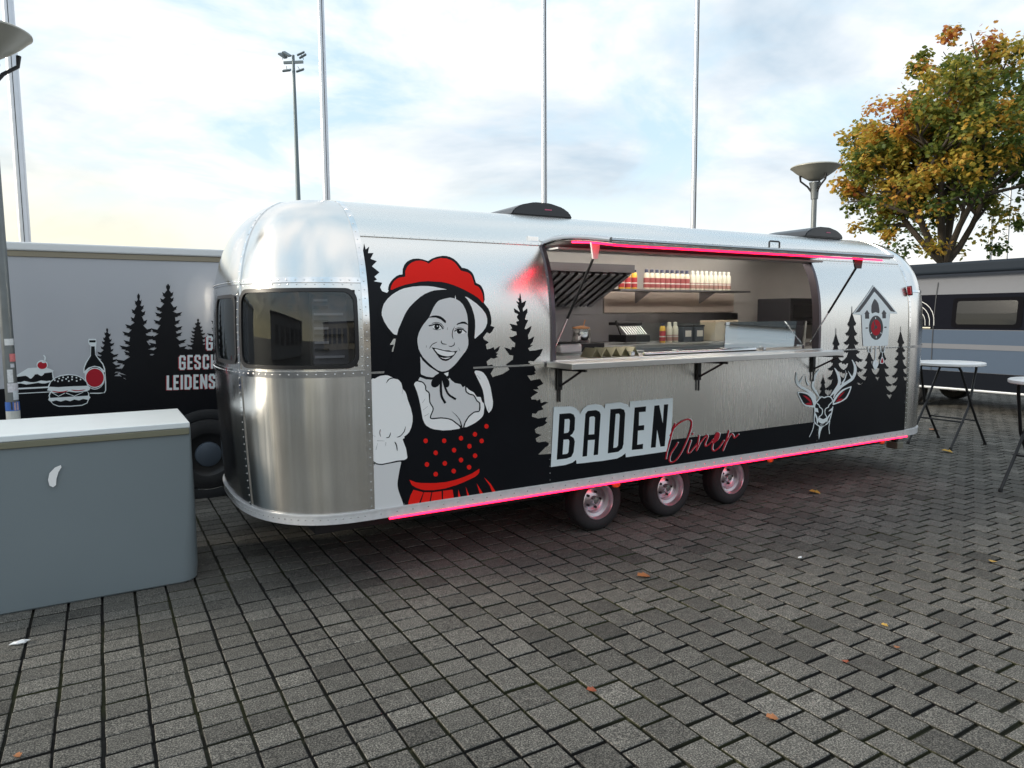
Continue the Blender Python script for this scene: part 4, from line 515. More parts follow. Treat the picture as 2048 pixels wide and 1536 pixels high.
('D2',15,[1,1247,-2,1228,-8,1211,-18,1195,-30,1182,-43,1173,-59,1168,-75,1166,-90,1169,-105,1176,-117,1187,-128,1201,-135,1217,-139,1235,-140,1254,-137,1273,-131,1290,-122,1306,-110,1318,-96,1328,-81,1333,-65,1335,-50,1332,-35,1325,-22,1314,-12,1301,-4,1284,0,1266]),
('P',16,[-434,1193,-418,1229,-385,1264,-335,1288,-277,1296,-214,1285,-161,1253,-131,1213,-123,1175,-111,1163,-117,1142,-136,1132,-122,1110,-123,1088,-114,1071,-126,1056,-142,1019,-185,1000,-276,998,-365,1004,-404,1027,-424,1055,-440,1071,-431,1092,-435,1108,-426,1134,-414,1147,-442,1156,-435,1172]),
('K',17,[-425,1189,-410,1228,-372,1263,-327,1280,-268,1286,-210,1275,-166,1247,-140,1214,-133,1181,-265,1183,-355,1181]),
('K',17,[-426,1108,-414,1133,-367,1130,-277,1136,-223,1124,-136,1130,-129,1105,-134,1089,-422,1088]),
('K',17,[-416,1054,-380,1062,-345,1049,-308,1060,-273,1047,-240,1061,-205,1050,-172,1062,-136,1051,-146,1025,-184,1009,-275,1006,-365,1013,-403,1033]),
('D2',18,[-406,1146,-385,1137,-371,1133,-346,1130,-322,1131,-303,1134,-289,1141,-285,1144,-286,1146,-323,1140,-346,1139,-357,1140,-396,1148,-405,1149]),
('D2',18,[-260,1149,-239,1140,-209,1136,-175,1138,-149,1144,-149,1146,-160,1147,-208,1144,-251,1151,-260,1151]),
('P',18,[-408,1131,-360,1095,-308,1123,-310,1128,-359,1101,-405,1136]),
('P',18,[-303,1122,-239,1089,-168,1121,-169,1126,-239,1095,-301,1128]),
('P',18,[-373,1245,-376,1239,-382,1237,-386,1242,-386,1249,-381,1253,-375,1251]),
('P',18,[-350,1233,-352,1227,-358,1226,-362,1230,-362,1237,-357,1241,-352,1239]),
('P',18,[-339,1259,-342,1253,-348,1252,-352,1256,-352,1263,-347,1267,-341,1265]),
('P',18,[-317,1241,-320,1235,-326,1233,-330,1238,-330,1245,-325,1249,-319,1247]),
('P',18,[-308,1268,-311,1262,-317,1261,-321,1265,-321,1272,-316,1276,-310,1274]),
('P',18,[-286,1251,-289,1245,-295,1244,-299,1248,-299,1255,-294,1259,-288,1257]),
('P',18,[-272,1266,-274,1260,-280,1259,-285,1263,-284,1270,-279,1274,-274,1273]),
('P',18,[-267,1231,-270,1225,-276,1224,-280,1228,-279,1235,-275,1239,-269,1238]),
('P',18,[-239,1268,-242,1262,-248,1261,-252,1265,-252,1272,-247,1276,-241,1275]),
('P',18,[-241,1244,-244,1238,-250,1237,-254,1242,-254,1248,-249,1253,-243,1251]),
('P',18,[-206,1259,-209,1253,-215,1252,-220,1256,-219,1263,-214,1267,-209,1266]),
('P',18,[-206,1230,-209,1223,-215,1222,-219,1227,-219,1234,-214,1238,-208,1236]),
('P',18,[-176,1241,-178,1235,-184,1234,-189,1239,-188,1246,-183,1250,-178,1248]),
],
'truck_lettering':[
('D2',9,[518,1239,512,1100,532,1099,539,1238]),
('D2',9.12,[513,1098,559,1095,560,1118,514,1121]),
('P',11,[525,1243,518,1104,539,1102,546,1242]),
('P',11.12,[520,1102,566,1099,567,1122,521,1125]),
('D2',9,[624,1238,579,1240,578,1217,623,1215]),
('D2',9.12,[577,1239,571,1099,591,1097,598,1238]),
('D2',9.24,[572,1097,617,1094,618,1117,573,1120]),
('P',11,[631,1242,586,1244,585,1221,630,1219]),
('P',11.12,[584,1242,577,1102,598,1101,605,1241]),
('P',11.24,[579,1100,624,1098,625,1121,580,1123]),
('D2',9.36,[575,1157,616,1155,617,1178,576,1180]),
('P',11.36,[582,1161,623,1159,624,1182,583,1184]),
('D2',9,[640,1238,633,1097,654,1096,661,1237]),
('P',11,[647,1242,640,1101,661,1100,668,1241]),
('D2',9,[676,1216,723,1214,724,1237,677,1239]),
('D2',9.12,[701,1227,723,1192,740,1206,718,1241]),
('D2',9.24,[716,1217,711,1112,733,1111,737,1216]),
('D2',9.36,[720,1137,695,1104,711,1089,736,1122]),
('D2',9.48,[718,1115,671,1118,670,1095,717,1092]),
('D2',9.6,[689,1095,696,1237,675,1238,668,1097]),
('P',11,[683,1220,730,1218,731,1241,684,1243]),
('P',11.12,[708,1231,730,1196,747,1209,725,1244]),
('P',11.24,[723,1221,718,1116,740,1115,744,1220]),
('P',11.36,[727,1140,702,1108,718,1093,743,1125]),
('P',11.48,[725,1119,678,1122,677,1098,724,1096]),
('P',11.6,[696,1099,703,1240,682,1241,675,1100]),
('D2',9,[800,1236,755,1239,754,1215,799,1213]),
('D2',9.12,[754,1237,747,1095,768,1094,775,1236]),
('D2',9.24,[749,1093,793,1090,794,1114,750,1116]),
('P',11,[807,1240,762,1242,761,1219,806,1217]),
('P',11.12,[761,1241,754,1099,775,1098,782,1240]),
('P',11.24,[756,1097,800,1094,801,1118,757,1120]),
('D2',9.36,[751,1154,792,1152,793,1175,753,1178]),
('P',11.36,[758,1158,799,1156,800,1179,760,1181]),
('D2',9,[830,1093,836,1235,815,1236,808,1094]),
('D2',9.12,[812,1231,856,1087,876,1095,832,1239]),
('D2',9.24,[873,1090,880,1233,858,1234,852,1091]),
('P',11,[837,1096,843,1239,822,1240,815,1098]),
('P',11.12,[819,1235,863,1091,883,1099,839,1243]),
('P',11.24,[881,1094,887,1237,865,1238,859,1095]),
('D2',9,[950,1186,952,1220,930,1221,928,1187]),
('D2',9.12,[954,1208,938,1238,919,1226,936,1196]),
('D2',9.24,[943,1235,902,1237,901,1213,942,1211]),
('D2',9.36,[908,1240,889,1212,906,1198,925,1226]),
('D2',9.48,[893,1223,890,1171,912,1170,914,1222]),
('D2',9.6,[888,1178,937,1131,952,1149,902,1196]),
('D2',9.72,[927,1157,925,1102,946,1101,949,1156]),
('D2',9.84,[932,1127,914,1099,931,1085,950,1113]),
('D2',9.96,[938,1111,897,1113,896,1090,937,1087]),
('D2',10.08,[920,1098,903,1128,885,1116,901,1087]),
('D2',10.2,[909,1103,911,1140,889,1142,887,1105]),
('P',11,[957,1189,959,1224,937,1225,936,1191]),
('P',11.12,[962,1212,945,1242,927,1230,943,1200]),
('P',11.24,[950,1239,910,1241,909,1217,949,1215]),
('P',11.36,[915,1243,896,1215,914,1202,932,1230]),
('P',11.48,[900,1227,897,1175,919,1174,922,1226]),
('P',11.6,[895,1182,944,1135,959,1153,909,1200]),
('P',11.72,[934,1161,932,1106,954,1105,956,1160]),
('P',11.84,[940,1131,921,1103,939,1089,957,1117]),
('P',11.96,[945,1115,904,1117,903,1094,944,1091]),
('P',12.08,[927,1102,911,1132,892,1120,908,1090]),
('P',12.2,[916,1107,918,1144,896,1145,894,1108]),
('D2',9,[692,1378,694,1414,674,1415,673,1379]),
('D2',9.12,[696,1404,680,1431,664,1419,680,1392]),
('D2',9.24,[685,1428,644,1430,643,1408,684,1407]),
('D2',9.36,[650,1432,631,1406,646,1393,665,1419]),
('D2',9.48,[634,1416,629,1302,648,1302,654,1416]),
('D2',9.6,[626,1312,643,1285,659,1297,642,1324]),
('D2',9.72,[638,1288,678,1286,679,1308,639,1310]),
('D2',9.84,[673,1284,692,1310,677,1323,658,1297]),
('D2',9.96,[689,1300,692,1364,672,1364,669,1301]),
('D2',10.08,[690,1365,656,1367,655,1345,689,1344]),
('P',11,[699,1382,701,1418,681,1419,680,1383]),
('P',11.12,[703,1408,687,1435,671,1423,687,1396]),
('P',11.24,[692,1432,651,1433,650,1412,691,1411]),
('P',11.36,[657,1436,638,1410,653,1397,672,1423]),
('P',11.48,[641,1420,636,1306,655,1305,660,1419]),
('P',11.6,[633,1316,650,1289,666,1301,649,1328]),
('P',11.72,[645,1292,685,1290,686,1312,646,1313]),
('P',11.84,[680,1288,699,1313,684,1327,665,1301]),
('P',11.96,[695,1304,698,1367,679,1368,676,1304]),
('P',12.08,[697,1369,662,1371,661,1349,696,1348]),
('D2',9,[757,1428,711,1430,710,1408,756,1407]),
('D2',9.12,[710,1428,703,1290,723,1289,729,1427]),
('D2',9.24,[705,1288,750,1286,751,1307,706,1309]),
('P',11,[764,1432,718,1434,717,1412,763,1411]),
('P',11.12,[717,1432,710,1293,730,1293,736,1431]),
('P',11.24,[712,1292,757,1290,758,1311,713,1313]),
('D2',9.36,[707,1348,749,1346,750,1368,708,1370]),
('P',11.36,[714,1352,756,1350,757,1372,715,1373]),
('D2',9,[827,1381,829,1414,809,1415,808,1382]),
('D2',9.12,[831,1403,816,1431,799,1419,814,1392]),
('D2',9.24,[820,1428,781,1429,780,1408,819,1406]),
('D2',9.36,[786,1432,768,1406,783,1393,802,1419]),
('D2',9.48,[771,1416,769,1366,788,1366,791,1415]),
('D2',9.6,[766,1372,816,1328,828,1345,779,1389]),
('D2',9.72,[806,1351,804,1299,824,1298,826,1351]),
('D2',9.84,[811,1322,793,1295,809,1282,827,1309]),
('D2',9.96,[815,1307,775,1308,774,1287,814,1285]),
('D2',10.08,[796,1295,780,1323,763,1312,779,1284]),
('D2',10.2,[785,1300,787,1335,767,1336,766,1301]),
('P',11,[834,1385,836,1418,816,1418,815,1386]),
('P',11.12,[838,1407,823,1435,806,1423,821,1396]),
('P',11.24,[827,1432,788,1433,787,1412,826,1410]),
('P',11.36,[793,1436,775,1409,790,1397,809,1423]),
('P',11.48,[778,1420,776,1370,795,1369,798,1419]),
('P',11.6,[773,1376,823,1332,836,1348,786,1393]),
('P',11.72,[813,1355,811,1303,831,1302,833,1355]),
('P',11.84,[818,1326,800,1299,816,1286,834,1313]),
('P',11.96,[822,1310,782,1312,781,1291,821,1289]),
('P',12.08,[803,1299,787,1327,770,1315,786,1288]),
('P',12.2,[792,1304,794,1339,774,1340,773,1305]),
('D2',9,[902,1373,904,1414,883,1414,882,1374]),
('D2',9.12,[906,1403,890,1431,873,1419,889,1391]),
('D2',9.24,[895,1428,856,1429,855,1408,894,1406]),
('D2',9.36,[860,1432,842,1405,858,1393,877,1419]),
('D2',9.48,[846,1416,841,1300,861,1299,866,1415]),
('D2',9.6,[838,1311,854,1283,871,1294,855,1322]),
('D2',9.72,[849,1286,889,1284,889,1306,850,1308]),
('D2',9.84,[884,1281,902,1308,886,1321,867,1294]),
('D2',9.96,[898,1298,900,1338,880,1339,878,1298]),
('P',11,[909,1377,911,1418,891,1418,889,1378]),
('P',11.12,[913,1407,897,1435,880,1423,896,1395]),
('P',11.24,[902,1432,863,1433,862,1412,901,1410]),
('P',11.36,[868,1436,849,1409,865,1396,884,1423]),
('P',11.48,[853,1420,848,1304,868,1303,873,1419]),
('P',11.6,[845,1315,861,1287,878,1298,862,1326]),
('P',11.72,[856,1290,896,1288,897,1310,857,1311]),
('P',11.84,[891,1285,909,1312,893,1325,875,1298]),
('P',11.96,[905,1302,907,1342,887,1343,885,1302]),
('D2',9,[920,1428,913,1287,934,1286,940,1427]),
('P',11,[927,1432,921,1291,941,1290,947,1431]),
('D2',9.36,[962,1426,955,1285,976,1284,982,1426]),
('P',11.36,[969,1430,963,1289,983,1288,989,1430]),
('D2',9.72,[918,1346,977,1344,978,1366,919,1368]),
('P',11.72,[925,1350,984,1348,985,1370,926,1372]),
('D2',9,[945,1562,947,1598,927,1599,925,1562]),
('D2',9.12,[949,1588,932,1615,915,1603,933,1576]),
('D2',9.24,[937,1612,895,1613,894,1592,936,1591]),
('D2',9.36,[901,1616,881,1590,897,1576,917,1603]),
('D2',9.48,[885,1600,880,1484,900,1483,905,1599]),
('D2',9.6,[877,1494,894,1466,911,1478,894,1506]),
('D2',9.72,[889,1469,931,1468,932,1490,890,1491]),
('D2',9.84,[925,1465,945,1492,929,1505,910,1479]),
('D2',9.96,[942,1482,944,1547,924,1547,921,1482]),
('D2',10.08,[943,1548,907,1549,906,1528,942,1527]),
('P',11,[952,1566,954,1602,934,1603,932,1566]),
('P',11.12,[957,1592,939,1619,923,1607,940,1580]),
('P',11.24,[945,1616,903,1617,902,1596,944,1595]),
('P',11.36,[908,1620,889,1594,904,1580,924,1607]),
('P',11.48,[892,1604,887,1487,907,1487,912,1603]),
('P',11.6,[884,1498,901,1470,918,1482,901,1510]),
('P',11.72,[896,1473,938,1472,939,1494,897,1495]),
('P',11.84,[933,1469,952,1496,937,1509,917,1482]),
('P',11.96,[949,1486,952,1551,931,1551,929,1486]),
('P',12.08,[950,1552,914,1553,913,1532,949,1531]),
('D2',9,[1008,1613,963,1614,962,1593,1007,1592]),
('D2',9.12,[961,1613,955,1471,975,1471,982,1612]),
('D2',9.24,[957,1470,1002,1468,1003,1490,958,1491]),
('P',11,[1015,1617,970,1618,969,1597,1014,1596]),
('P',11.12,[969,1617,962,1475,983,1475,989,1616]),
('P',11.24,[964,1474,1009,1472,1010,1494,965,1495]),
('D2',9.36,[959,1531,1000,1530,1001,1552,960,1553]),
('P',11.36,[967,1535,1007,1534,1008,1556,968,1557]),
],
}
# ------------------------------------------------------------------ food trailer
X0,X1,YC,BW=1.49,7.58,5.52,1.10
ZB,Z0,HH,PP=0.455,1.50,1.15,3.0
AF=0.755; NE=2.6; LS=X1-X0
def kz(z):
    if z<=Z0: return 1.0
    return max(0.0,1-((z-Z0)/HH)**PP)**(1/PP)
# arc-length table of the rounded end (from side seam to centre line)
_tab=[]; _l=0.0; _p=None
for i in range(401):
    th=math.pi/2*i/400; c=math.sin(th)**(2/NE); s_=math.cos(th)**(2/NE)
    q=(AF*c,BW*s_)
    if _p: _l+=math.hypot(q[0]-_p[0],q[1]-_p[1])
    _tab.append((_l,c,s_)); _p=q
LQ=_l
def endfrac(d):
    far=1.0
    if d>LQ: d=2*LQ-d; far=-1.0
    d=max(0.0,d); lo,hi=0,400
    while hi-lo>1:
        m_=(lo+hi)//2
        if _tab[m_][0]<=d: lo=m_
        else: hi=m_
    a_,b_=_tab[lo],_tab[hi]; t=(d-a_[0])/max(1e-9,b_[0]-a_[0])
    return a_[1]+(b_[1]-a_[1])*t, far*(a_[2]+(b_[2]-a_[2])*t)
def surf0(s,z):
    k=kz(z); tuck=1.0
    if z<1.43: tuck=1-.055*((1.43-z)/(1.43-ZB))**1.6
    if s<0:
        fx,fy=endfrac(-s); return Vector((X0-AF*k*fx*tuck,YC-BW*k*fy,z))
    if s<=LS: return Vector((X0+s,YC-BW*k,z))
    if s<=LS+2*LQ:
        fx,fy=endfrac(s-LS); return Vector((X1+AF*k*fx*tuck,YC-BW*k*fy,z))
    return Vector((X1-(s-LS-2*LQ),YC+BW*k,z))
def surf(s,z,off=0.0):
    p=surf0(s,z)
    if not off: return p
    e_=.004
    ds=surf0(s+e_,z)-surf0(s-e_,z); zt=min(z+e_,Z0+HH*.999); dz=surf0(s,zt)-surf0(s,z-e_)
    n=ds.cross(dz)
    return p+n.normalized()*off if n.length>1e-9 else p+Vector((0,0,off))
OP=(2.94-X0,6.05-X0,1.455,2.325)      # serving opening
WC=(-0.925,-0.065,1.475,1.968)        # corner window
WF=(-1.53,-1.005,1.49,1.94)           # front window
def shell(name,off,m,parent,flip):
    sl=[ -2*LQ+ (2*LQ)*i/64 for i in range(65)]+[LS*i/30 for i in range(1,31)]+[LS+2*LQ*i/48 for i in range(1,49)]+[LS+2*LQ+LS*i/12 for i in range(1,13)]
    for wdw in (OP,WC,WF): sl+=[wdw[0],wdw[1]]
    sl=sorted(set(round(v,4) for v in sl)); sl=[v for i,v in enumerate(sl) if i==0 or v-sl[i-1]>.004 or any(abs(v-q)<1e-3 for wdw in (OP,WC,WF) for q in wdw[:2])]
    zl=[ZB+(Z0-ZB)*i/14 for i in range(15)]+[Z0+HH*.86*i/26 for i in range(1,27)]+[Z0+HH*(1-k**PP)**(1/PP) for k in (.66,.6,.52,.44,.36,.28,.2,.13,.07,.03,0.0)]
    for wdw in (OP,WC,WF): zl+=[wdw[2],wdw[3]]
    zl=sorted(set(round(v,4) for v in zl))
    V=[surf(s,z,off if z<2.6 else 0) for z in zl for s in sl]; 
    if off:
        for i,z in enumerate(zl):
            if z>=2.6:
                for j in range(len(sl)): V[i*len(sl)+j].z+=off
    ns_=len(sl); Fq=[]
    for i in range(len(zl)-1):
        for j in range(ns_-1):
            sc,zc=(sl[j]+sl[j+1])/2,(zl[i]+zl[i+1])/2
            if any(a_<sc<b_ and c_<zc<d_ for a_,b_,c_,d_ in (OP,WC,WF)): continue
            f=(i*ns_+j,i*ns_+j+1,(i+1)*ns_+j+1,(i+1)*ns_+j); Fq.append(f[::-1] if flip else f)
        f=(i*ns_+ns_-1,i*ns_,(i+1)*ns_,(i+1)*ns_+ns_-1); Fq.append(f[::-1] if flip else f)
    o=meshobj(name,V,Fq,m,parent,True)
    if isinstance(m,list):
        for f in o.data.polygons:
            if f.center.x<X0 or f.center.x>X1: f.material_index=1
    return o
TR=thing('food_trailer','long silver riveted food trailer with open serving hatch and woman artwork','trailer',(0,0,0))
shell('body_shell',0.0,[ALU,ALUF],TR,False)
shell('inner_lining',-0.045,INNER,TR,True)
def strip(bm,s0,s1,z0,z1,off,th=0.006,ns_=1,nz=1):
    # raised band on the skin
    G=[[None]*(ns_+1) for _ in range(nz+1)]; G2=[[None]*(ns_+1) for _ in range(nz+1)]
    for i in range(nz+1):
        for j in range(ns_+1):
            s=s0+(s1-s0)*j/ns_; z=z0+(z1-z0)*i/nz
            G[i][j]=bm.verts.new(surf(s,z,off)); G2[i][j]=bm.verts.new(surf(s,z,off-th))
    for i in range(nz):
        for j in range(ns_): bm.faces.new((G[i][j],G[i][j+1],G[i+1][j+1],G[i+1][j]))
    def side(a_,b_):
        for q in range(len(a_)-1): bm.faces.new((a_[q],b_[q],b_[q+1],a_[q+1]))
    side(G[0],G2[0]); side(G[-1][::-1],G2[-1][::-1]); side([r_[0] for r_ in G][::-1],[r_[0] for r_ in G2][::-1]); side([r_[-1] for r_ in G],[r_[-1] for r_ in G2])
def rivet(bm,s,z,off,r=.0055):
    p=surf(s,z,off); n=(surf(s,z,off+.01)-p).normalized(); a_=n.orthogonal().normalized(); b_=n.cross(a_)
    ring=[bm.verts.new(p+(a_*math.cos(t*math.pi/3)+b_*math.sin(t*math.pi/3))*r) for t in range(6)]
    mid=[bm.verts.new(p+n*r*.5+(a_*math.cos(t*math.pi/3)+b_*math.sin(t*math.pi/3))*r*.75) for t in range(6)]
    for t in range(6): bm.faces.new((ring[t],ring[(t+1)%6],mid[(t+1)%6],mid[t]))
    top=bm.verts.new(p+n*r*.8)
    for t in range(6): bm.faces.new((mid[t],mid[(t+1)%6],top))
S2=-0.965
# seams
for nm,sa,sb in (('seam_strip',-.022,.022),('seam_strip',LS-.018,LS+.018),('seam_strip',S2-.016,S2+.016),('seam_strip',-2*LQ-S2-.016,-2*LQ-S2+.016)):
    bm=bmesh.new(); strip(bm,sa,sb,.5,Z0+HH*.992,.006,.006,1,60); obj(nm,bm,CHROME,TR,True)
for sa,sb,z,hw in ((-2*LQ,-.022,1.43,.02),(.022,OP[0]-.05,1.43,.007),(OP[1]+.06,LS,1.43,.007),(LS,LS+LQ*1.2,1.43,.014),(-2*LQ,-.022,2.03,.017),(LS+.02,LS+LQ,2.03,.012)):
    bm=bmesh.new(); strip(bm,sa,sb,z-hw,z+hw,.0075 if (sb<=0 or sa>=LS) else .0033,.007,max(2,int(abs(sb-sa)/.05)),1); obj('belt_strip',bm,CHROME,TR,True)
bm=bmesh.new(); strip(bm,.022,LS-.02,2.325,2.345,.006,.006,30,1); strip(bm,OP[0]-.0,OP[1],2.36,2.372,.006,.006,30,1); obj('roof_rail',bm,ALU,TR,True)
for s in (OP[0]-.03,OP[1]+.03):
    bm=bmesh.new(); strip(bm,s-.014,s+.014,.5,1.42,.0016,.004,1,4); obj('panel_joint',bm,ALU,TR)
bm=bmesh.new(); strip(bm,-2*LQ,LS+2*LQ,ZB-.005,.515,.012,.013,160,2); strip(bm,-2*LQ,LS+2*LQ,.505,.517,.016,.008,160,1); obj('bottom_rail',bm,mat('satin_rail',(.80,.80,.82),.42,.35,noise=.15,nscale=25),TR,True)
# rivets (each only a few pixels): one part
bm=bmesh.new()
def rline(s0,s1,z0,z1,step,off,r=.0055):
    n=max(1,int(round(math.hypot(s1-s0,z1-z0)/step)))
    for i in range(n+1): rivet(bm,s0+(s1-s0)*i/n,z0+(z1-z0)*i/n,off,r)
for sc in (0.0,LS):
    rline(sc,sc,.54,2.52,.055,.006)
for sc in (S2,-2*LQ-S2): rline(sc-.008,sc-.008,.54,2.5,.05,.006,.005)
rline(-2*LQ+.1,-.04,1.43,1.43,.058,.0075); rline(-2*LQ+.1,-.04,2.03,2.03,.058,.0075); rline(.06,LS-.06,2.335,2.335,.065,.006,.0045)
for s in (OP[0]-.03,OP[1]+.03): rline(s,s,.54,1.40,.055,.0016,.0045)
rline(.06,LS-.05,.485,.485,.115,.012,.006); rline(-2*LQ+.1,-.05,.485,.485,.05,.012,.005)
rline(WC[0]+.02,WC[1]-.02,WC[3]+.035,WC[3]+.035,.06,.0); rline(WC[0]+.02,WC[1]-.02,WC[2]-.028,WC[2]-.028,.06,.0); rline(WC[1]+.03,WC[1]+.03,WC[2],WC[3],.06,.0)
rline(OP[1]+.06,LS-.03,1.43,1.43,.05,.0033,.0045); rline(OP[1]+.05,LS-.05,2.30,2.30,.05,.0,.0045)
rv=obj('rivets',bm,CHROME,TR,True); tag(rv,kind='stuff')
# windows in the front end
def rrect(s0,s1,z0,z1,r,n=6):
    o=[]
    for cx,cz,a0 in ((s1-r,z1-r,0),(s0+r,z1-r,90),(s0+r,z0+r,180),(s1-r,z0+r,270)):
        for i in range(n+1):
            t=R(a0+90*i/n); o.append((cx+r*math.cos(t),cz+r*math.sin(t)))
    return o
def dens(loop,d=.04):
    o=[]
    for i,p in enumerate(loop):
        q=loop[(i+1)%len(loop)]; n=max(1,int(math.hypot(q[0]-p[0],q[1]-p[1])/d))
        o+=[(p[0]+(q[0]-p[0])*t/n,p[1]+(q[1]-p[1])*t/n) for t in range(n)]
    return o
def cdt_fill(loops,grid=.05):
    # fill 2-D polygons (outer + holes as faces order irrelevant): returns verts, tris
    vs_=[];fs=[]
    for lp in loops:
        b_=len(vs_); vs_+=[Vector(p) for p in lp]; fs.append(list(range(b_,len(vs_))))
    xs=[v.x for v in vs_]; ys=[v.y for v in vs_]
    if grid and len(loops)==1:
        nx=int((max(xs)-min(xs))/grid); ny=int((max(ys)-min(ys))/grid)
        if nx*ny<6000:
            for i in range(1,nx+1):
                for j in range(1,ny+1): vs_.append(Vector((min(xs)+grid*i-.003,min(ys)+grid*j-.003)))
    r=delaunay_2d_cdt(vs_,[],fs,1 if len(loops)==1 else 2,1e-5)
    return r[0],r[2]
TINT=glass('tinted_window',(.40,.40,.42),.015,.03)
def window(wd,label=None):
    s0,s1,z0,z1=wd
    inner=dens(rrect(s0+.014,s1-.014,z0+.014,z1-.014,.07)); outer=[]
    cs,cz=(s0+s1)/2,(z0+z1)/2
    V=[];F_=[]; n=len(inner)
    for (s,z) in inner:
        # outward offset to the rounded outer edge
        a_=(s-cs)/((s1-s0)/2-.014); b_=(z-cz)/((z1-z0)/2-.014)
        outer.append((cs+a_*((s1-s0)/2+.010)*1.0,cz+b_*((z1-z0)/2+.010)))
    for lp,off in ((inner,-.02),(inner,.010),(outer,.010),(outer,-.002)): V+=[surf(s,z,off) for s,z in lp]
    for k in range(3):
        for i in range(n): F_.append((k*n+i,k*n+(i+1)%n,(k+1)*n+(i+1)%n,(k+1)*n+i))
    root=bpy.data.objects.new('window',None); link(root,TR)
    bm=bmesh.new(); vv=[bm.verts.new(v) for v in V]; [bm.faces.new([vv[i] for i in f]) for f in F_]; obj('window_frame',bm,mat('window_gasket',(.012,.012,.014),.35),root,True)
    v2,t2=cdt_fill([inner],.05)
    meshobj('pane',[surf(p.x,p.y,.002) for p in v2],[tuple(t) for t in t2],TINT,root,True)
window(WC); window(WF)
# decals
PARTS={}
def decal_mesh(name,items,fn,parent,grid=.04,lay=.00022,base=.0022,curved=True):
    V=[];F_=[];mi=[];mats=[]
    for col,layer,flat in items:
        pts=[(flat[i]/1000,flat[i+1]/1000) for i in range(0,len(flat),2)]
        if curved: pts=dens(pts,.05)
        try: vv,tt=cdt_fill([pts],grid if curved else 0)
        except Exception: continue
        b_=len(V); off=base+lay*layer
        if DK[col] not in mats: mats.append(DK[col])
        V+=[fn(p.x,p.y,off) for p in vv]
        for t in tt: F_.append(tuple(b_+q for q in t)); mi.append(mats.index(DK[col]))
    o=meshobj(name,V,F_,mats,parent,True)
    o.data.polygons.foreach_set('material_index',mi)
    return o
for nm in ('forest_graphic','woman_graphic','lettering','script_lettering','deer_graphic','clock_graphic'):
    PARTS[nm]=decal_mesh(nm,DECALS[nm],lambda x,z,off:surf(min(max(x,X0+.018),X1-.015)-X0,z,off),TR)
PARTS['lettering']['label']='word BADEN in black capitals on a pale panel'
PARTS['script_lettering']['label']='word Diner in red script'
PARTS['woman_graphic']['label']='drawing of a smiling woman in red pompom hat and dotted dress'
PARTS['deer_graphic']['label']='line drawing of a stag head'; PARTS['clock_graphic']['label']='drawing of a cuckoo clock'
# underbody, axles, wheels
box('chassis',1.2,7.7,4.75,6.3,.30,.452,UNDER,TR,.01)
box('floor',1.2,7.8,4.52,6.5,.53,.57,UNDER,TR,.0)
for xw in (3.50,4.30,5.08):
    bm=bmesh.new(); tube(bm,[(xw,4.7,.252),(xw,6.3,.252)],.035,10); obj('axle',bm,UNDER,TR)
    for yy,sg in ((4.575,1),(6.465,-1)):
        w_=bpy.data.objects.new('wheel',None); link(w_,TR); w_.location=(xw,yy,.252); w_.rotation_euler=(0,0,0 if sg>0 else math.pi)
        bm=bmesh.new(); lathe(bm,[(.150,.012),(.165,.0),(.200,-.003),(.228,.004),(.245,.018),(.252,.04),(.252,.07),(.248,.073),(.252,.076),(.252,.12),(.240,.155),(.20,.165),(.15,.165)],40,'Y'); obj('tyre',bm,RUBBER,w_,True)
        bm=bmesh.new(); lathe(bm,[(.156,.004),(.150,.0),(.143,.010),(.138,.045),(.112,.052),(.108,.085),(.098,.095),(.075,.088),(.055,.075),(.0,.073)],36,'Y'); obj('rim',bm,RIM,w_,True)
        bm=bmesh.new(); lathe(bm,[(.034,.078),(.034,.045),(.028,.036),(.0,.034)],20,'Y'); obj('hub_cap',bm,CHROME,w_,True)
        for q in range(5):
            t=2*math.pi*q/5; bm=bmesh.new(); lathe(bm,[(.011,.088),(.011,.066),(.006,.06),(.0,.06)],8,'Y',(.068*math.cos(t),0,.068*math.sin(t))); obj('wheel_nut',bm,BLACKMETAL,w_)
# pink light strip below the rail
bm=bmesh.new(); 
n=60; s0,s1=.12,LS+.03
tube(bm,[surf(s0+(s1-s0)*i/n,ZB,.012)+Vector((0,0,-.014)) for i in range(n+1)],.007,8); obj('light_strip',bm,PINKLED,TR,True)
for xw in (3.62,5.50,7.30):
    bm=bmesh.new(); lathe(bm,[(.0,-.02),(.018,-.018),(.026,-.008),(.026,.006)],14,'Y',(0,0,0))
    for v in bm.verts: v.co.x*=1.5
    o=obj('marker_lamp',bm,AMBER,TR,True); o.location=(xw,4.50,.395)
    box('lamp_bracket',xw-.012,xw+.012,4.495,4.53,.38,.46,BLACKMETAL,TR)
box('corner_steady',7.93,7.98,4.72,4.78,.30,.46,BLACKMETAL,TR,.004); box('steady_foot',7.90,8.02,4.68,4.82,.22,.30,mat('steel_foot',(.3,.29,.24),.5,.5),TR,.01)
# clearance lamp high on the rear seam
p=surf(LS,2.03,.02); bm=bmesh.new(); bx(bm,-.035,.035,-.02,.02,-.045,.045,.008); o=obj('clearance_lamp',bm,REDLENS,TR); o.location=p; o.rotation_euler=(R(-8),0,R(18))
bm=bmesh.new(); bx(bm,-.012,.012,-.024,.02,-.052,.052,.004); o2=obj('lamp_clamp',bm,BLACKMETAL,TR); o2.location=p; o2.rotation_euler=o.rotation_euler
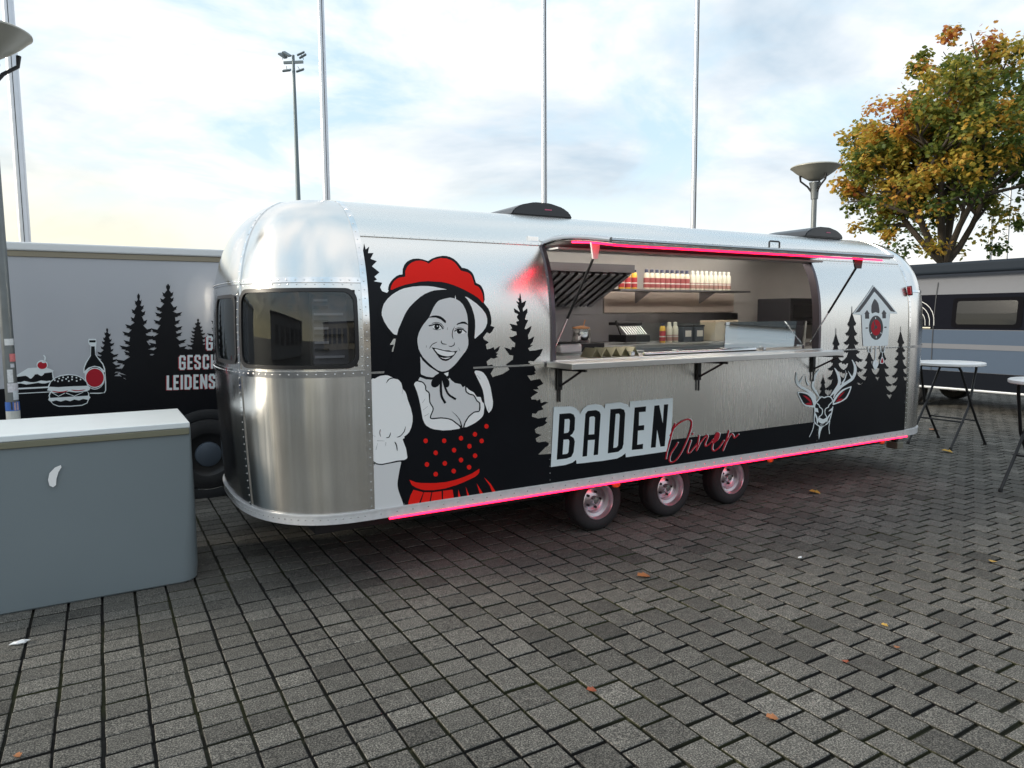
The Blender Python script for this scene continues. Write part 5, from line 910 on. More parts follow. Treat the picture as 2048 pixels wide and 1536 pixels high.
# roof hoods
for cx,cy,L_ in ((3.28,5.38,.62),(6.95,5.34,.66)):
    bm=bmesh.new(); prism(bm,[(-L_/2,0),(-L_/2+.03,.05),(-L_/3,.09),(-L_/8,.118),(L_/8,.118),(L_/3,.09),(L_/2-.03,.05),(L_/2,0)],'Y',-.3,.3)
    bmesh.ops.bevel(bm,geom=bm.edges[:],offset=.012,segments=2,affect='EDGES'); o=obj('roof_vent',bm,mat('dark_hood',(.03,.033,.04),.3,noise=.2),TR,True); o.location=(cx,cy,2.625)
    bm=bmesh.new(); bx(bm,-.035,.035,-.0015,.0,-.005,.005); q=obj('vent_badge',bm,mat('badge_pink',(.6,.12,.22),.4),o); q.location=(.05,-.302,.06)
# frame round the opening
for s in (OP[0],OP[1]):
    bm=bmesh.new(); d_=.016; A=[];n=24
    for i in range(n+1):
        z=OP[2]-.02+(OP[3]+.02-OP[2]+.0)*i/n
        A.append([bm.verts.new(surf(s+a_,z,b_)) for a_,b_ in ((-d_,-.06),(-d_,.016),(d_,.016),(d_,-.06))])
    for i in range(n):
        for j in range(4): bm.faces.new((A[i][j],A[i][(j+1)%4],A[i+1][(j+1)%4],A[i+1][j]))
    obj('opening_frame',bm,FRAMEDARK,TR,True)
bm=bmesh.new(); bx(bm,2.93,6.06,4.37,4.43,1.437,1.457,.003); obj('sill',bm,STEEL,TR)
# serving hatch swung up
HX0,HX1=2.955,6.11
prof=[(4.64,2.336),(4.55,2.362),(4.434,2.377),(4.30,2.377),(4.16,2.366),(4.0,2.347),(3.87,2.327),(3.745,2.306)]
bm=bmesh.new(); prism(bm,prof+[(y+.006,z-.026) for y,z in prof[::-1]],'X',HX0,HX1); HT=obj('serving_hatch',bm,ALU,TR,True)
bm=bmesh.new(); prism(bm,[(y+.008,z-.028) for y,z in prof]+[(y+.012,z-.036) for y,z in prof[::-1]],'X',HX0+.02,HX1-.02); obj('hatch_lining',bm,WHITEPL,HT,True)
bm=bmesh.new()
for xx in (HX0,HX1):
    tube(bm,[(xx,y,z-.012) for y,z in prof],.017,8)
tube(bm,[(HX0,3.748,2.293),(HX1,3.748,2.293)],.012,8); obj('hatch_rim',bm,mat('hatch_trim',(.55,.56,.58),.28,1.0),HT,True)
bm=bmesh.new(); bx(bm,HX0+.03,HX1-.03,4.42,4.62,2.290,2.305,.003); obj('hatch_inner_lip',bm,WHITEPL,HT)
bm=bmesh.new(); tube(bm,[(HX0+.04,4.25,2.325),(HX0+.045,4.05,2.305),(HX0+.06,3.90,2.283),(HX0+.1,3.82,2.268),(HX0+.2,3.785,2.262)]+[(HX0+.2+(HX1-HX0-.3)*i/20,3.78,2.262) for i in range(1,21)],.0065,8); obj('light_strip',bm,PINKLED,HT,True)
bm=bmesh.new(); prism(bm,[(HX1-.14,2.29),(HX1+.0,2.29),(HX1-.02,2.19),(HX1-.1,2.19)],'Y',3.86,3.875); 
bmesh.ops.translate(bm,verts=bm.verts,vec=(-.25,0,0)); obj('strut_plate',bm,BLACKMETAL,HT)
bm=bmesh.new(); prism(bm,[(HX0+.04,2.305),(HX0+.12,2.305),(HX0+.10,2.19),(HX0+.06,2.19)],'Y',4.02,4.035); obj('strut_plate',bm,WHITEPL,HT)
def strut(p0,p1,split):
    p0,p1=Vector(p0),Vector(p1); pm=p0.lerp(p1,split); root=bpy.data.objects.new('gas_strut',None); link(root,TR)
    bm=bmesh.new(); tube(bm,[p0,pm],.010,10); obj('cylinder',bm,BLACKMETAL,root,True)
    bm=bmesh.new(); tube(bm,[pm,p1],.006,8); obj('rod',bm,CHROME,root,True)
strut((HX0+.08,4.03,2.22),(2.985,4.50,1.50),.62); strut((HX1-.31,3.87,2.22),(6.02,4.50,1.50),.58)
bm=bmesh.new(); tube(bm,[(4.62,3.85,2.322),(4.62,3.85,2.365),(4.63,3.85,2.372),(4.73,3.85,2.372),(4.74,3.85,2.365),(4.74,3.85,2.322)],.007,8); obj('handle',bm,BLACKMETAL,HT,True)
bm=bmesh.new(); bx(bm,2.84,2.93,4.60,4.64,2.34,2.40,.006); obj('hinge_bracket',bm,CHROME,HT)
# fold-out counter and brackets
bm=bmesh.new(); bx(bm,2.87,5.94,4.07,4.40,1.41,1.452,.003); CT=obj('counter_shelf',bm,STEEL,TR)
for xb in (2.99,4.44,5.97):
    bm=bmesh.new(); bx(bm,xb-.02,xb+.02,4.395,4.414,1.23,1.398,.003); tube(bm,[(xb,4.40,1.26),(xb+.02,4.16,1.385)],.009,6); tube(bm,[(xb,4.41,1.39),(xb+.04,4.12,1.392)],.010,6); tube(bm,[(xb,4.405,1.24),(xb,4.405,1.14)],.009,6); obj('bracket',bm,BLACKMETAL,TR)
# ------------------------------------------------------------------ galley inside
box('worktop',2.75,7.2,4.50,4.98,1.40,1.447,STEEL,TR,.004); box('worktop',2.5,7.7,5.72,6.46,1.44,1.482,STEEL,TR,.004)
box('cabinet_front',2.5,7.7,5.75,5.80,.6,1.435,DSTEEL,TR,.003); box('cabinet_front',2.75,7.2,4.93,4.97,.6,1.395,DSTEEL,TR,.003)
box('splashback',3.0,7.25,6.515,6.535,1.485,1.81,DSTEEL,TR,.002); box('splashback',3.0,5.02,6.50,6.512,1.80,2.12,DSTEEL,TR,.002)
box('wall_panel',5.03,7.15,6.495,6.512,1.82,2.075,mat('beige_panel',(.60,.52,.46),.4,noise=.05),TR,.002)
box('partition',2.62,2.66,4.60,6.4,.6,2.3,INNER,TR,.003)
SH=box('wall_shelf',4.98,7.05,6.14,6.40,2.06,2.082,DSTEEL,TR,.003)
for xb in (5.42,6.45):
    bm=bmesh.new(); prism(bm,[(6.16,2.058),(6.42,2.058),(6.42,1.93)],'X',xb,xb+.02); obj('shelf_bracket',bm,DSTEEL,SH)
# extractor hood with sloping baffle filters
HD=bpy.data.objects.new('extractor_hood',None); link(HD,TR)
bm=bmesh.new(); prism(bm,[(5.62,2.30),(5.62,2.22),(5.66,2.22),(6.34,1.90),(6.44,1.90),(6.44,2.30)],'X',3.02,4.74); obj('hood_body',bm,mat('hood_dark',(.16,.16,.17),.4,.8),HD)
for i in range(17):
    xx=3.06+.1*i
    bm=bmesh.new(); prism(bm,[(5.66,2.217),(6.33,1.902),(6.32,1.882),(5.655,2.195)],'X',xx,xx+.055); obj('baffle',bm,DSTEEL,HD)
# sneeze guard
SG=glass('guard_glass',(.95,.98,.97),.01,.01)
SG2=glass('coated_guard_glass',(.6,.62,.63),.012,.42)
for a_,b_,gm in ((3.86,4.885,SG),(4.895,6.02,SG2)):
    bm=bmesh.new(); bx(bm,a_,b_,4.545,4.551,1.475,1.725)
    for v in bm.verts: v.co.y-=(v.co.z-1.475)*.045
    obj('glass_guard',bm,gm,TR)
for xb in (3.80,4.3,4.88,5.4,5.95):
    bm=bmesh.new(); bx(bm,xb-.018,xb+.018,4.515,4.57,1.448,1.492,.003); obj('guard_clamp',bm,CHROME,TR)
bm=bmesh.new(); tube(bm,[(3.9,4.50,1.468),(5.25,4.50,1.468)],.016,10); obj('roller_rail',bm,CHROME,TR,True)
# bottles on the shelf
def bottle(style,loc,label,group):
    t=thing('sauce_bottle',label,'bottle',loc,0,group)
    if style=='yellow': body,cap,lab=mat('mustard_plastic',(.80,.50,.06),.35),mat('navy_cap',(.03,.035,.08),.4),mat('red_label',(.50,.05,.06),.5)
    elif style=='red': body,cap,lab=mat('cream_plastic',(.72,.66,.52),.4),mat('navy_cap',(.03,.035,.08),.4),mat('maroon_label',(.38,.10,.10),.5)
    else: body,cap,lab=mat('ivory_plastic',(.74,.72,.60),.4),mat('ivory_cap',(.70,.70,.62),.4),mat('brown_label',(.42,.24,.20),.5)
    r=.034
    bm=bmesh.new(); lathe(bm,[(0,.001),(r*.95,.001),(r,.01),(r,.15),(r*.85,.175),(r*.55,.19),(r*.5,.2)],14); obj('bottle_body',bm,body,t,True)
    bm=bmesh.new(); lathe(bm,[(r*.62,.19),(r*.62,.222),(r*.5,.228),(0,.228)] if style!='yellow' else [(r*.7,.188),(r*.7,.215),(0,.216)],12); obj('cap',bm,cap,t,True)
    bm=bmesh.new(); lathe(bm,[(r*1.02,.02),(r*1.02,.13 if style!='ivory' else .085)],14); lb=obj('bottle_label',bm,lab,t,True)
    bm=bmesh.new(); lathe(bm,[(r*1.04,.062),(r*1.04,.075)],14); obj('label_band',bm,mat('label_white',(.75,.72,.66),.5),lb,True)
    return t
zsh=2.083
for i in range(3): bottle('yellow',(5.055+.092*i,6.22,zsh),'%s from the left of the yellow bottles on the shelf by the hood'%ordinal(i),'sauce bottles on the shelf')
for i in range(9): bottle('red',(5.42+.078*i,6.22,zsh),'%s from the left of the cream bottles with maroon labels on the shelf'%ordinal(i),'sauce bottles on the shelf')
for i in range(9): bottle('ivory',(6.135+.075*i,6.22,zsh),'%s from the left of the pale capped ivory bottles on the shelf'%ordinal(i),'sauce bottles on the shelf')
zb=1.483
bottle('yellow',(5.40,5.92,zb),'yellow bottle standing on the rear worktop behind the glass guard','sauce bottles on the worktop')
bottle('ivory',(5.50,5.92,zb),'pale bottle on the rear worktop, right next to the yellow one','sauce bottles on the worktop')
bottle('ivory',(5.59,5.92,zb),'pale bottle on the rear worktop, next to the dark tubs','sauce bottles on the worktop')
for i,(x,lb) in enumerate(((5.76,'dark tub with white label and black lid beside the pale bottles'),(5.94,'dark tub with white label and black lid beside the cardboard box'))):
    t=thing('storage_tub',lb,'tub',(x,5.95,zb),0,'tubs on the worktop')
    bm=bmesh.new(); bx(bm,-.07,.07,-.06,.06,.001,.17,.01); obj('tub_body',bm,mat('smoked_plastic',(.06,.07,.09),.3),t)
    bm=bmesh.new(); bx(bm,-.075,.075,-.065,.065,.171,.192,.006); obj('lid',bm,BLACKMETAL,t)
    bm=bmesh.new(); bx(bm,-.045,.045,-.0635,-.0605,.06,.13); obj('paper_label',bm,mat('label_white',(.75,.72,.66),.5),t)
t=thing('cardboard_box','beige cardboard box with a hand hole on the rear worktop','box',(6.34,5.98,zb))
bm=bmesh.new(); bx(bm,-.19,.19,-.12,.12,.001,.24,.004); obj('carton',bm,mat('card',(.55,.47,.34),.8,noise=.1),t); bm=bmesh.new(); bx(bm,-.035,.035,-.1225,-.1195,.18,.205,.0); obj('hand_hole',bm,mat('hole_dark',(.02,.02,.02),.9),t)
t=thing('contact_grill','black ribbed contact grill with raised handle on the rear worktop','grill',(4.95,5.95,zb))
bm=bmesh.new(); bx(bm,-.17,.17,-.15,.15,.02,.1,.01); obj('grill_base',bm,BLACKMETAL,t); bm=bmesh.new(); bx(bm,-.17,.17,-.02,.15,.2,.235,.01); obj('grill_lid',bm,BLACKMETAL,t)
for i in range(9):
    bm=bmesh.new(); prism(bm,[(-.13,.105),(-.02,.19),(-.01,.185),(-.12,.1)],'X',-.14+.033*i,-.125+.033*i); obj('rib',bm,mat('rib_steel',(.55,.57,.55),.35,.8),t)
bm=bmesh.new(); tube(bm,[(-.16,-.05,.1),(-.27,-.12,.22)],.008,8); tube(bm,[(-.25,-.107,.198),(-.29,-.134,.245)],.014,8); obj('handle',bm,BLACKMETAL,t,True)
t=thing('pot','steel pot with wooden lid steaming on the black burner','pot',(3.98,5.50,1.53))
bm=bmesh.new(); lathe(bm,[(0,.001),(.085,.001),(.09,.01),(.09,.13),(.094,.135),(.086,.135),(.086,.02),(0,.02)],28); obj('pot_body',bm,CHROME,t,True)
bm=bmesh.new(); lathe(bm,[(0,.137),(.085,.137),(.085,.15),(0,.165)],24); tube(bm,[(.03,0,.16),(.05,0,.22)],.005,6); obj('lid',bm,mat('wood_lid',(.5,.25,.12),.5),t,True)
box('burner',3.86,4.16,5.36,5.72,1.449,1.53,BLACKMETAL,TR,.008); box('burner_table',3.3,4.6,5.30,5.715,1.40,1.448,STEEL,TR,.003)
t=thing('tray','pale plastic tray beside the burner','tray',(3.66,5.3,1.449)); bm=bmesh.new(); bx(bm,-.12,.12,-.1,.1,.001,.09,.02); obj('tray_body',bm,WHITEPL,t); bm=bmesh.new(); bx(bm,-.16,.1,-.11,.05,.094,.108,.003); obj('tray_lid',bm,BLACKMETAL,t)
# taco stand
bm=bmesh.new(); prev=None
for i in range(11):
    x=-.25+.05*i; z=.078 if i%2 else .003
    row=[bm.verts.new((x,-.07,z)),bm.verts.new((x,.09,z)),bm.verts.new((x,.09,z-.003)),bm.verts.new((x,-.07,z-.003))]
    if prev:
        for k_ in range(4): bm.faces.new((prev[k_],prev[(k_+1)%4],row[(k_+1)%4],row[k_]))
    prev=row
o=obj('taco_stand',bm,mat('brass_steel',(.78,.75,.55),.28,1.0)); o.location=(3.68,4.66,1.45); tag(o,'zigzag folded steel taco stand on the front worktop','taco stand')
# oven cabinet at the right end
t=thing('pizza_oven','dark boxy oven on a stand at the right end of the galley','oven',(7.55,5.95,1.484))
bm=bmesh.new(); bx(bm,-.3,.3,-.25,.25,.2,.5,.01); obj('oven_body',bm,mat('oven_black',(.03,.03,.035),.4),t); bm=bmesh.new(); bx(bm,-.24,.24,-.256,-.25,.26,.42,.004); obj('oven_door',bm,mat('oven_glass',(.015,.015,.02),.15),t); bm=bmesh.new(); bx(bm,-.36,.32,-.27,.25,.17,.198,.004); obj('shelf',bm,BLACKMETAL,t)
for sx in (-.3,.28):
    bm=bmesh.new(); bx(bm,sx-.015,sx+.015,-.24,-.21,.001,.168); obj('leg',bm,BLACKMETAL,t)
for yy in (5.2,6.0):
    box('ceiling_lamp',3.1,7.0,yy-.04,yy+.04,2.50,2.52,LEDW,TR,.003)
# slatted rack just inside the corner window
bm=bmesh.new(); strip(bm,-.36,-.10,1.49,1.95,-.10,.01,6,2); RK=obj('rack',bm,mat('rack_grey',(.30,.30,.31),.5),TR)
for i in range(9):
    bm=bmesh.new(); z=1.53+.047*i; strip(bm,-.345,-.24 if i%3 else -.13,z,z+.016,-.085,.012,4,1); obj('slat',bm,mat('slat_dark',(.07,.07,.075),.5) if i%2 else WHITEPL,RK)
# cupboard seen through the corner window
box('cupboard',1.55,2.55,6.1,6.45,.6,2.1,WHITEPL,TR,.005)
for zc in (1.35,1.55,1.75,1.95): box('cupboard_shelf',1.6,2.5,6.06,6.098,zc,zc+.02,DSTEEL,TR,.002)
# ------------------------------------------------------------------ box truck trailer behind
TYP=7.5
silver=mat('silver_grp',(.46,.48,.53),.36,0.25,coat=.3,noise=.04,nscale=1.2)
BT=thing('box_trailer','grey box trailer with black spruce, burger and cake artwork behind the counter','trailer',(0,0,0))
bm=bmesh.new(); bx(bm,-4.2,5.4,TYP,TYP+2.4,.42,2.38,.01); obj('box_body',bm,silver,BT)
bm=bmesh.new(); bx(bm,-4.2,5.4,TYP+.006,TYP+2.39,.10,.415,.004); obj('skirt',bm,mat('black_skirt',(.015,.015,.017),.4),BT)
bm=bmesh.new(); bx(bm,-4.23,5.43,TYP-.028,TYP+2.43,2.385,2.46,.014); obj('roof_edge',bm,mat('white_cap',(.80,.82,.84),.3),BT)
bm=bmesh.new(); bx(bm,-4.21,5.41,TYP-.014,TYP+.03,2.335,2.384,.004); obj('roof_trim',bm,mat('grey_trim',(.30,.26,.19),.45),BT)
bm=bmesh.new(); bx(bm,-4.2,5.4,TYP-.012,TYP+.02,.075,.10,.004); obj('sill_rail',bm,CHROME,BT)
for nm,lb in (('truck_forest_graphic','silhouette of black spruce trees'),('food_graphic','drawings of a cake slice, a burger and a bottle'),('truck_lettering','white capitals with crimson shadow on black')):
    def cl(p): return p
    o=decal_mesh(nm.replace('truck_',''),DECALS[nm],lambda x,z,off:Vector((x,TYP-off,max(z,.125))),BT,0,.0005,.003,False); o['label']=lb
bm=bmesh.new(); bx(bm,-4.2,-.55,TYP-.0028,TYP+.0,.425,1.10); obj('black_band',bm,DK['K'],BT)
w_=bpy.data.objects.new('wheel',None); link(w_,BT); w_.location=(.86,TYP-.03,.44)
bm=bmesh.new(); lathe(bm,[(.45,.02),(.45,.006),(.40,.0),(.36,.01),(.36,.028)],44,'Y'); obj('wheel_arch',bm,mat('arch_plastic',(.022,.024,.028),.5),w_,True)
bm=bmesh.new(); lathe(bm,[(.20,.0),(.22,-.012),(.30,-.014),(.345,-.004),(.352,.02)],44,'Y'); obj('tyre',bm,RUBBER,w_,True)
bm=bmesh.new(); lathe(bm,[(.215,-.010),(.2,.0),(.17,.012),(.0,.013)],36,'Y'); obj('rim',bm,BLACKMETAL,w_,True)
bm=bmesh.new(); lathe(bm,[(.125,.012),(.118,-.016),(.09,-.024),(.0,-.026)],28,'Y'); obj('hub_cap',bm,mat('hub_grey',(.10,.125,.16),.45,.3),w_,True)
for xx in (-3.6,5.0):
    box('support_leg',xx,xx+.1,TYP+.4,TYP+.5,.0,.1,BLACKMETAL,BT)
for yy in (TYP+.1,TYP+2.1):
    bm=bmesh.new(); lathe(bm,[(.0,0),(.35,0),(.36,.05),(.36,.2),(.0,.22)],30,'Y',(.86,yy,.36)); obj('inner_tyre',bm,RUBBER,BT,True)
# ------------------------------------------------------------------ counter box in the left foreground
pm=mat('counter_laminate',(.20,.238,.258),.42,noise=.06,nscale=1.5,bump=.06,bscale=3)
PB=thing('bar_counter','pale blue grey box counter with white top at the left edge','counter',(0,0,0))
def rounded(x0,x1,y0,y1,r,n=6):
    o=[]
    for cx,cy,a0 in ((x1-r,y1-r,0),(x0+r,y1-r,90),(x0+r,y0+r,180),(x1-r,y0+r,270)):
        for i in range(n+1):
            t=R(a0+90*i/n); o.append((cx+r*math.cos(t),cy+r*math.sin(t)))
    return o
bm=bmesh.new(); rings=[]
for z,g,r in ((.0,-.012,.10),(.012,0,.11),(.1,.008,.11),(.4,.006,.07),(.8,0,.03),(1.06,-.004,.012)):
    rings.append([bm.verts.new((x,y,z)) for x,y in rounded(-1.5-g,.49+g,5.12-g,5.93+g,r)])
for a_,b_ in zip(rings,rings[1:]):
    for i in range(len(a_)): bm.faces.new((a_[i],a_[(i+1)%len(a_)],b_[(i+1)%len(b_)],b_[i]))
bm.faces.new(rings[0][::-1]); bm.faces.new(rings[-1]); obj('counter_body',bm,pm,PB,True)
bm=bmesh.new(); bx(bm,-1.51,.482,5.112,5.945,1.062,1.10,.006); obj('counter_top',bm,mat('counter_top_white',(.80,.85,.87),.3,noise=.04,nscale=6),PB)
bm=bmesh.new(); bx(bm,-1.5,.476,5.108,5.118,1.02,1.060,.004,3); obj('top_edging',bm,mat('edge_olive',(.20,.195,.135),.5,noise=.1),PB)
v2,t2=cdt_fill([[(-.31+a_*.001,.83+b_*.001) for a_,b_ in ((52,64),(20,52),(-10,20),(-20,-22),(-14,-58),(4,-70),(20,-58),(24,-20),(36,20),(54,50))]],0)
meshobj('emblem',[(p.x,5.1085-.004,p.y) for p in v2],[tuple(t) for t in t2],DK['W'],PB)
# ------------------------------------------------------------------ lamp posts
galv=mat('galvanised_steel',(.19,.205,.21),.45,.6,noise=.25,nscale=12)
bowlm=mat('lamp_bowl',(.42,.41,.36),.4,.1,noise=.08)
def lamp(loc,label,h=3.92,rb=.34):
    t=thing('street_lamp',label,'street lamp',loc,0,'lamp posts with bowl heads')
    bm=bmesh.new(); tube(bm,[(0,0,0),(0,0,1.0),(0,0,h-.33)],[.044,.043,.037],14); tube(bm,[(0,0,h-.46),(0,0,h-.3),(0,0,h-.22)],[.05,.062,.085],14); obj('pole',bm,galv,t,True)
    bm=bmesh.new(); lathe(bm,[(.06,0),(.06,.98),(.055,1.0),(.044,1.0)],14); obj('base_sleeve',bm,mat('dark_sleeve',(.09,.09,.09),.6,noise=.2),t,True)
    bm=bmesh.new(); lathe(bm,[(.0,h+.03),(rb*.5,h+.028),(rb*.92,h+.018),(rb,h+.004),(rb*1.0,h-.006),(rb*.94,h-.02),(rb*.76,h-.075),(rb*.55,h-.125),(rb*.36,h-.165),(rb*.24,h-.19),(.0,h-.195)],36); obj('lamp_bowl',bm,bowlm,t,True)
    for q in range(3):
        an=R(20+120*q); c,s=math.cos(an),math.sin(an)
        bm=bmesh.new(); tube(bm,[(.04*c,.04*s,h-.36),(.1*c,.1*s,h-.28),(.2*c,.2*s,h-.2),(.21*c,.21*s,h-.12)],[.016,.014,.014,.018],8); obj('arm',bm,BLACKMETAL,t,True)
    return t
l1=lamp((-.62,6.6,0),'lamp post covered in stickers at the left edge of the picture',3.90,.30)
for z,a0,wd,hh,cl in ((1.62,-70,.07,.05,(.75,.75,.75)),(1.50,-50,.05,.06,(.7,.2,.2)),(1.36,-85,.04,.10,(.72,.72,.74)),(1.27,-62,.09,.07,(.70,.68,.72)),(1.21,-45,.05,.07,(.66,.7,.74)),(1.13,-80,.05,.06,(.05,.05,.06)),(1.125,-48,.04,.06,(.72,.5,.5)),(1.44,-60,.03,.03,(.6,.6,.65))):
    bm=bmesh.new(); n=5; aw=wd/.05
    vv=[[bm.verts.new((.0462*math.cos(R(a0)+aw*(i/n-.5)),.0462*math.sin(R(a0)+aw*(i/n-.5)),z+sg*hh/2)) for i in range(n+1)] for sg in (-1,1)]
    for i in range(n): bm.faces.new((vv[0][i],vv[0][i+1],vv[1][i+1],vv[1][i]))
    obj('sticker',bm,mat('sticker_%d_%d'%(int(z*100),int(cl[0]*100)),cl,.5,noise=.35,nscale=60),l1)
bm=bmesh.new(); lathe(bm,[(.0462,1.0),(.0462,1.12)],14); obj('sticker',bm,mat('sticker_white_wrap',(.66,.66,.62),.6,noise=.2,nscale=30),l1)
bm=bmesh.new(); lathe(bm,[(.0468,1.09),(.0468,1.16)],14); obj('sticker',bm,mat('sticker_blue',(.06,.17,.55),.5,noise=.2,nscale=40),l1)
lamp((9.18,6.86,0),'lamp post with bowl head rising behind the right end of the silver trailer',3.93,.345)
# ------------------------------------------------------------------ flag poles and floodlight mast
flagm=mat('pole_aluminium',(.60,.62,.66),.35,.8,noise=.1)
def at(x,y,D):
    d=CF+CR*((x-1024)/1404.1)-CU*((y-768)/1404.1); d*=D/d.dot(CF); return Vector((0,0,CAMZ))+d
for px,py,D,rr,lb in ((47,440,9.6,.075,'thick silver flagpole at the left above the grey box trailer'),(648,230,13.0,.072,'silver flagpole above the front dome of the silver trailer'),(1088,200,15.0,.066,'silver flagpole behind the front roof vent'),(1390,250,15.5,.062,'silver flagpole above the middle of the serving hatch'),(1981,470,30,.085,'pale flagpole right of the tree trunk, above the camper van'),(2015,480,32,.05,'thin pale flagpole at the far right beside the tree')):
    p=at(px,py,D); t=thing('flagpole',lb,'flagpole',(p.x,p.y,0),0,'flagpoles')
    hh=11 if D<20 else 9
    bm=bmesh.new(); tube(bm,[(0,0,0),(0,0,hh*.5),(0,0,hh)],[rr,rr*.95,rr*.7],14); obj('pole',bm,flagm,t,True)
    bm=bmesh.new(); bx(bm,-.004,.004,-rr*1.1,-rr*.8,.3,hh-.2); obj('halyard_groove',bm,BLACKMETAL,t)
    bm=bmesh.new(); lathe(bm,[(rr*.7,hh),(rr*1.1,hh+.03),(0,hh+.12)],12); obj('finial',bm,flagm,t,True)
p=at(592,270,46); top=at(585,122,46).z
t=thing('floodlight_mast','tall thin floodlight mast standing far behind the silver trailer','mast',(p.x,p.y,0))
mm=mat('mast_steel',(.16,.2,.22),.5,.4)
bm=bmesh.new(); tube(bm,[(0,0,0),(0,0,top+.2)],[.22,.09],12); obj('pole',bm,mm,t,True)
ca=math.atan2(CR.y,CR.x)
bm=bmesh.new(); bx(bm,-.65,.65,-.06,.06,top-.33,top-.17); bmesh.ops.rotate(bm,verts=bm.verts,cent=(0,0,0),matrix=Matrix.Rotation(ca-.1,3,'Z')); obj('crossbar',bm,mm,t)
for sx,dz,tl in ((-.68,.42,-.6),(-.42,.52,-.55),(.62,.38,.5),(.5,.55,.4),(-.45,-.5,.1),(.42,-.5,.3)):
    root=bpy.data.objects.new('floodlight',None); link(root,t); root.location=(math.cos(ca)*sx,math.sin(ca)*sx,top-.25+dz); root.rotation_euler=(.5,-tl,ca); root.scale=(.62,.62,.62)
    bm=bmesh.new(); bx(bm,-.42,.42,-.3,.3,-.09,.09,.03); obj('housing',bm,mm,root)
    bm=bmesh.new(); bx(bm,-.36,.36,-.24,.24,-.1,-.092); obj('lens',bm,mat('flood_lens',(.35,.38,.4),.2),root)
    bm=bmesh.new(); tube(bm,[(0,0,0),(-sx*.2,0,-dz*.85)],.03,6); obj('bracket',bm,mm,root)
# ------------------------------------------------------------------ high tables
def table(cx,cy,rz,label,r=.42,h=1.13):
    t=thing('high_table',label,'table',(cx,cy,0),rz,'white bar tables')
    bm=bmesh.new(); lathe(bm,[(0,h),(r-.012,h),(r,h-.008),(r,h-.034),(r-.008,h-.042),(r-.03,h-.042),(r-.03,h-.03),(0,h-.03)],44); obj('table_top',bm,WHITEPL,t,True)
    for sy in (-1,1):
        yy=.31*sy
        for sx in (-1,1):
            y2=yy-.03*sy if sx<0 else yy
            bm=bmesh.new(); tube(bm,[(-.24*sx,y2*.8,h-.05),(-.21*sx,y2*.85,h-.10),(.0,y2,.56),(.14*sx,y2,.36),(.40*sx,y2,.02)],.016,10); obj('leg',bm,BLACKMETAL,t,True)
            bm=bmesh.new(); tube(bm,[(.392*sx,y2,.03),(.405*sx,y2,.002)],.021,10); obj('foot_cap',bm,mat('rubber_foot',(.015,.015,.015),.8),t,True)
    for sx in (-1,1):
        bm=bmesh.new(); tube(bm,[(.15*sx,-.30,.35),(.15*sx,.30,.35)],.011,8); obj('crossbar',bm,BLACKMETAL,t,True)
        bm=bmesh.new(); tube(bm,[(-.235*sx,-.26,h-.052),(-.235*sx,.26,h-.052)],.013,8); obj('top_bar',bm,BLACKMETAL,t,True)
    return t
table(9.93,5.22,0,'white round bar table on black folding legs, standing free beside the camper van')
table(8.12,3.22,0,'white round bar table cut off by the right edge of the picture')
# ------------------------------------------------------------------ camper van (side parallel to Y)
VX=13.55
vs1=mat('van_silver',(.17,.18,.205),.5,0,spec=.12,noise=.03); vs2=mat('van_blue_grey',(.075,.105,.155),.55,0,spec=.10,noise=.03)
VN=thing('camper_van','grey camper van with black window band and roof awning behind the tables','van',(0,0,0))
# body: cross-section swept along Y, side towards -X
sec=[(.0,.36),(.0,1.47),(.015,1.75),(.05,2.1),(.10,2.38),(.18,2.52),(.5,2.6),(1.0,2.62),(1.5,2.6),(1.82,2.52),(1.9,2.38),(1.95,2.1),(1.985,1.75),(2.0,1.47),(2.0,.36)]
V0,V1=3.2,9.3
bm=bmesh.new(); prism(bm,[(VX+a_,b_) for a_,b_ in sec],'Y',V0,V1); bmesh.ops.bevel(bm,geom=[e_ for e_ in bm.edges if abs(e_.verts[0].co.y-e_.verts[1].co.y)<1e-5],offset=.05,segments=3,affect='EDGES'); VB=obj('van_body',bm,vs1,VN,True)
# cab and bonnet beyond the frame
bm=bmesh.new(); prism(bm,[(V0+.06,.36),(V0+.06,2.4),(V0-.2,2.35),(V0-.95,1.35),(V0-1.5,1.15),(V0-1.65,.9),(V0-1.65,.36)],'X',VX+.03,VX+1.97); bmesh.ops.bevel(bm,geom=bm.edges[:],offset=.04,segments=2,affect='EDGES'); obj('cab',bm,vs1,VN,True)
bm=bmesh.new(); prism(bm,[(V0-.27,2.2),(V0-.9,1.42),(V0-.915,1.44),(V0-.285,2.23)],'X',VX+.18,VX+1.82); obj('windscreen',bm,mat('van_glass',(.02,.025,.03),.06,coat=.5),VN)
def vx(z):  # side surface x at height z
    for (a0,z0),(a1,z1) in zip(sec,sec[1:]):
        if z0<=z<=z1: return VX+a0+(a1-a0)*(z-z0)/(z1-z0)
    return VX
def vpanel(name,y0,y1,z0,z1,off,m,parent=VN,r=0.0,nz=8):
    lp=dens(rrect(y0,y1,z0,z1,r,5),.12) if r else dens([(y0,z0),(y1,z0),(y1,z1),(y0,z1)],.08)
    v2,t2=cdt_fill([lp],.1)
    return meshobj(name,[(vx(p.y)-off,p.x,p.y) for p in v2],[tuple(t) for t in t2],m,parent)
vpanel('lower_panel',V0+.05,V1-.05,.72,1.475,.004,vs2)
vpanel('window_band',V0+.05,V1-.05,1.485,2.13,.004,mat('van_black',(.008,.009,.014),.7,spec=.03))
vpanel('sill_panel',V0+.05,V1-.05,.42,.715,.008,mat('van_sill',(.010,.012,.017),.7,spec=.03))
vpanel('side_moulding',V0+.1,V1-.1,1.13,1.22,.010,vs1)
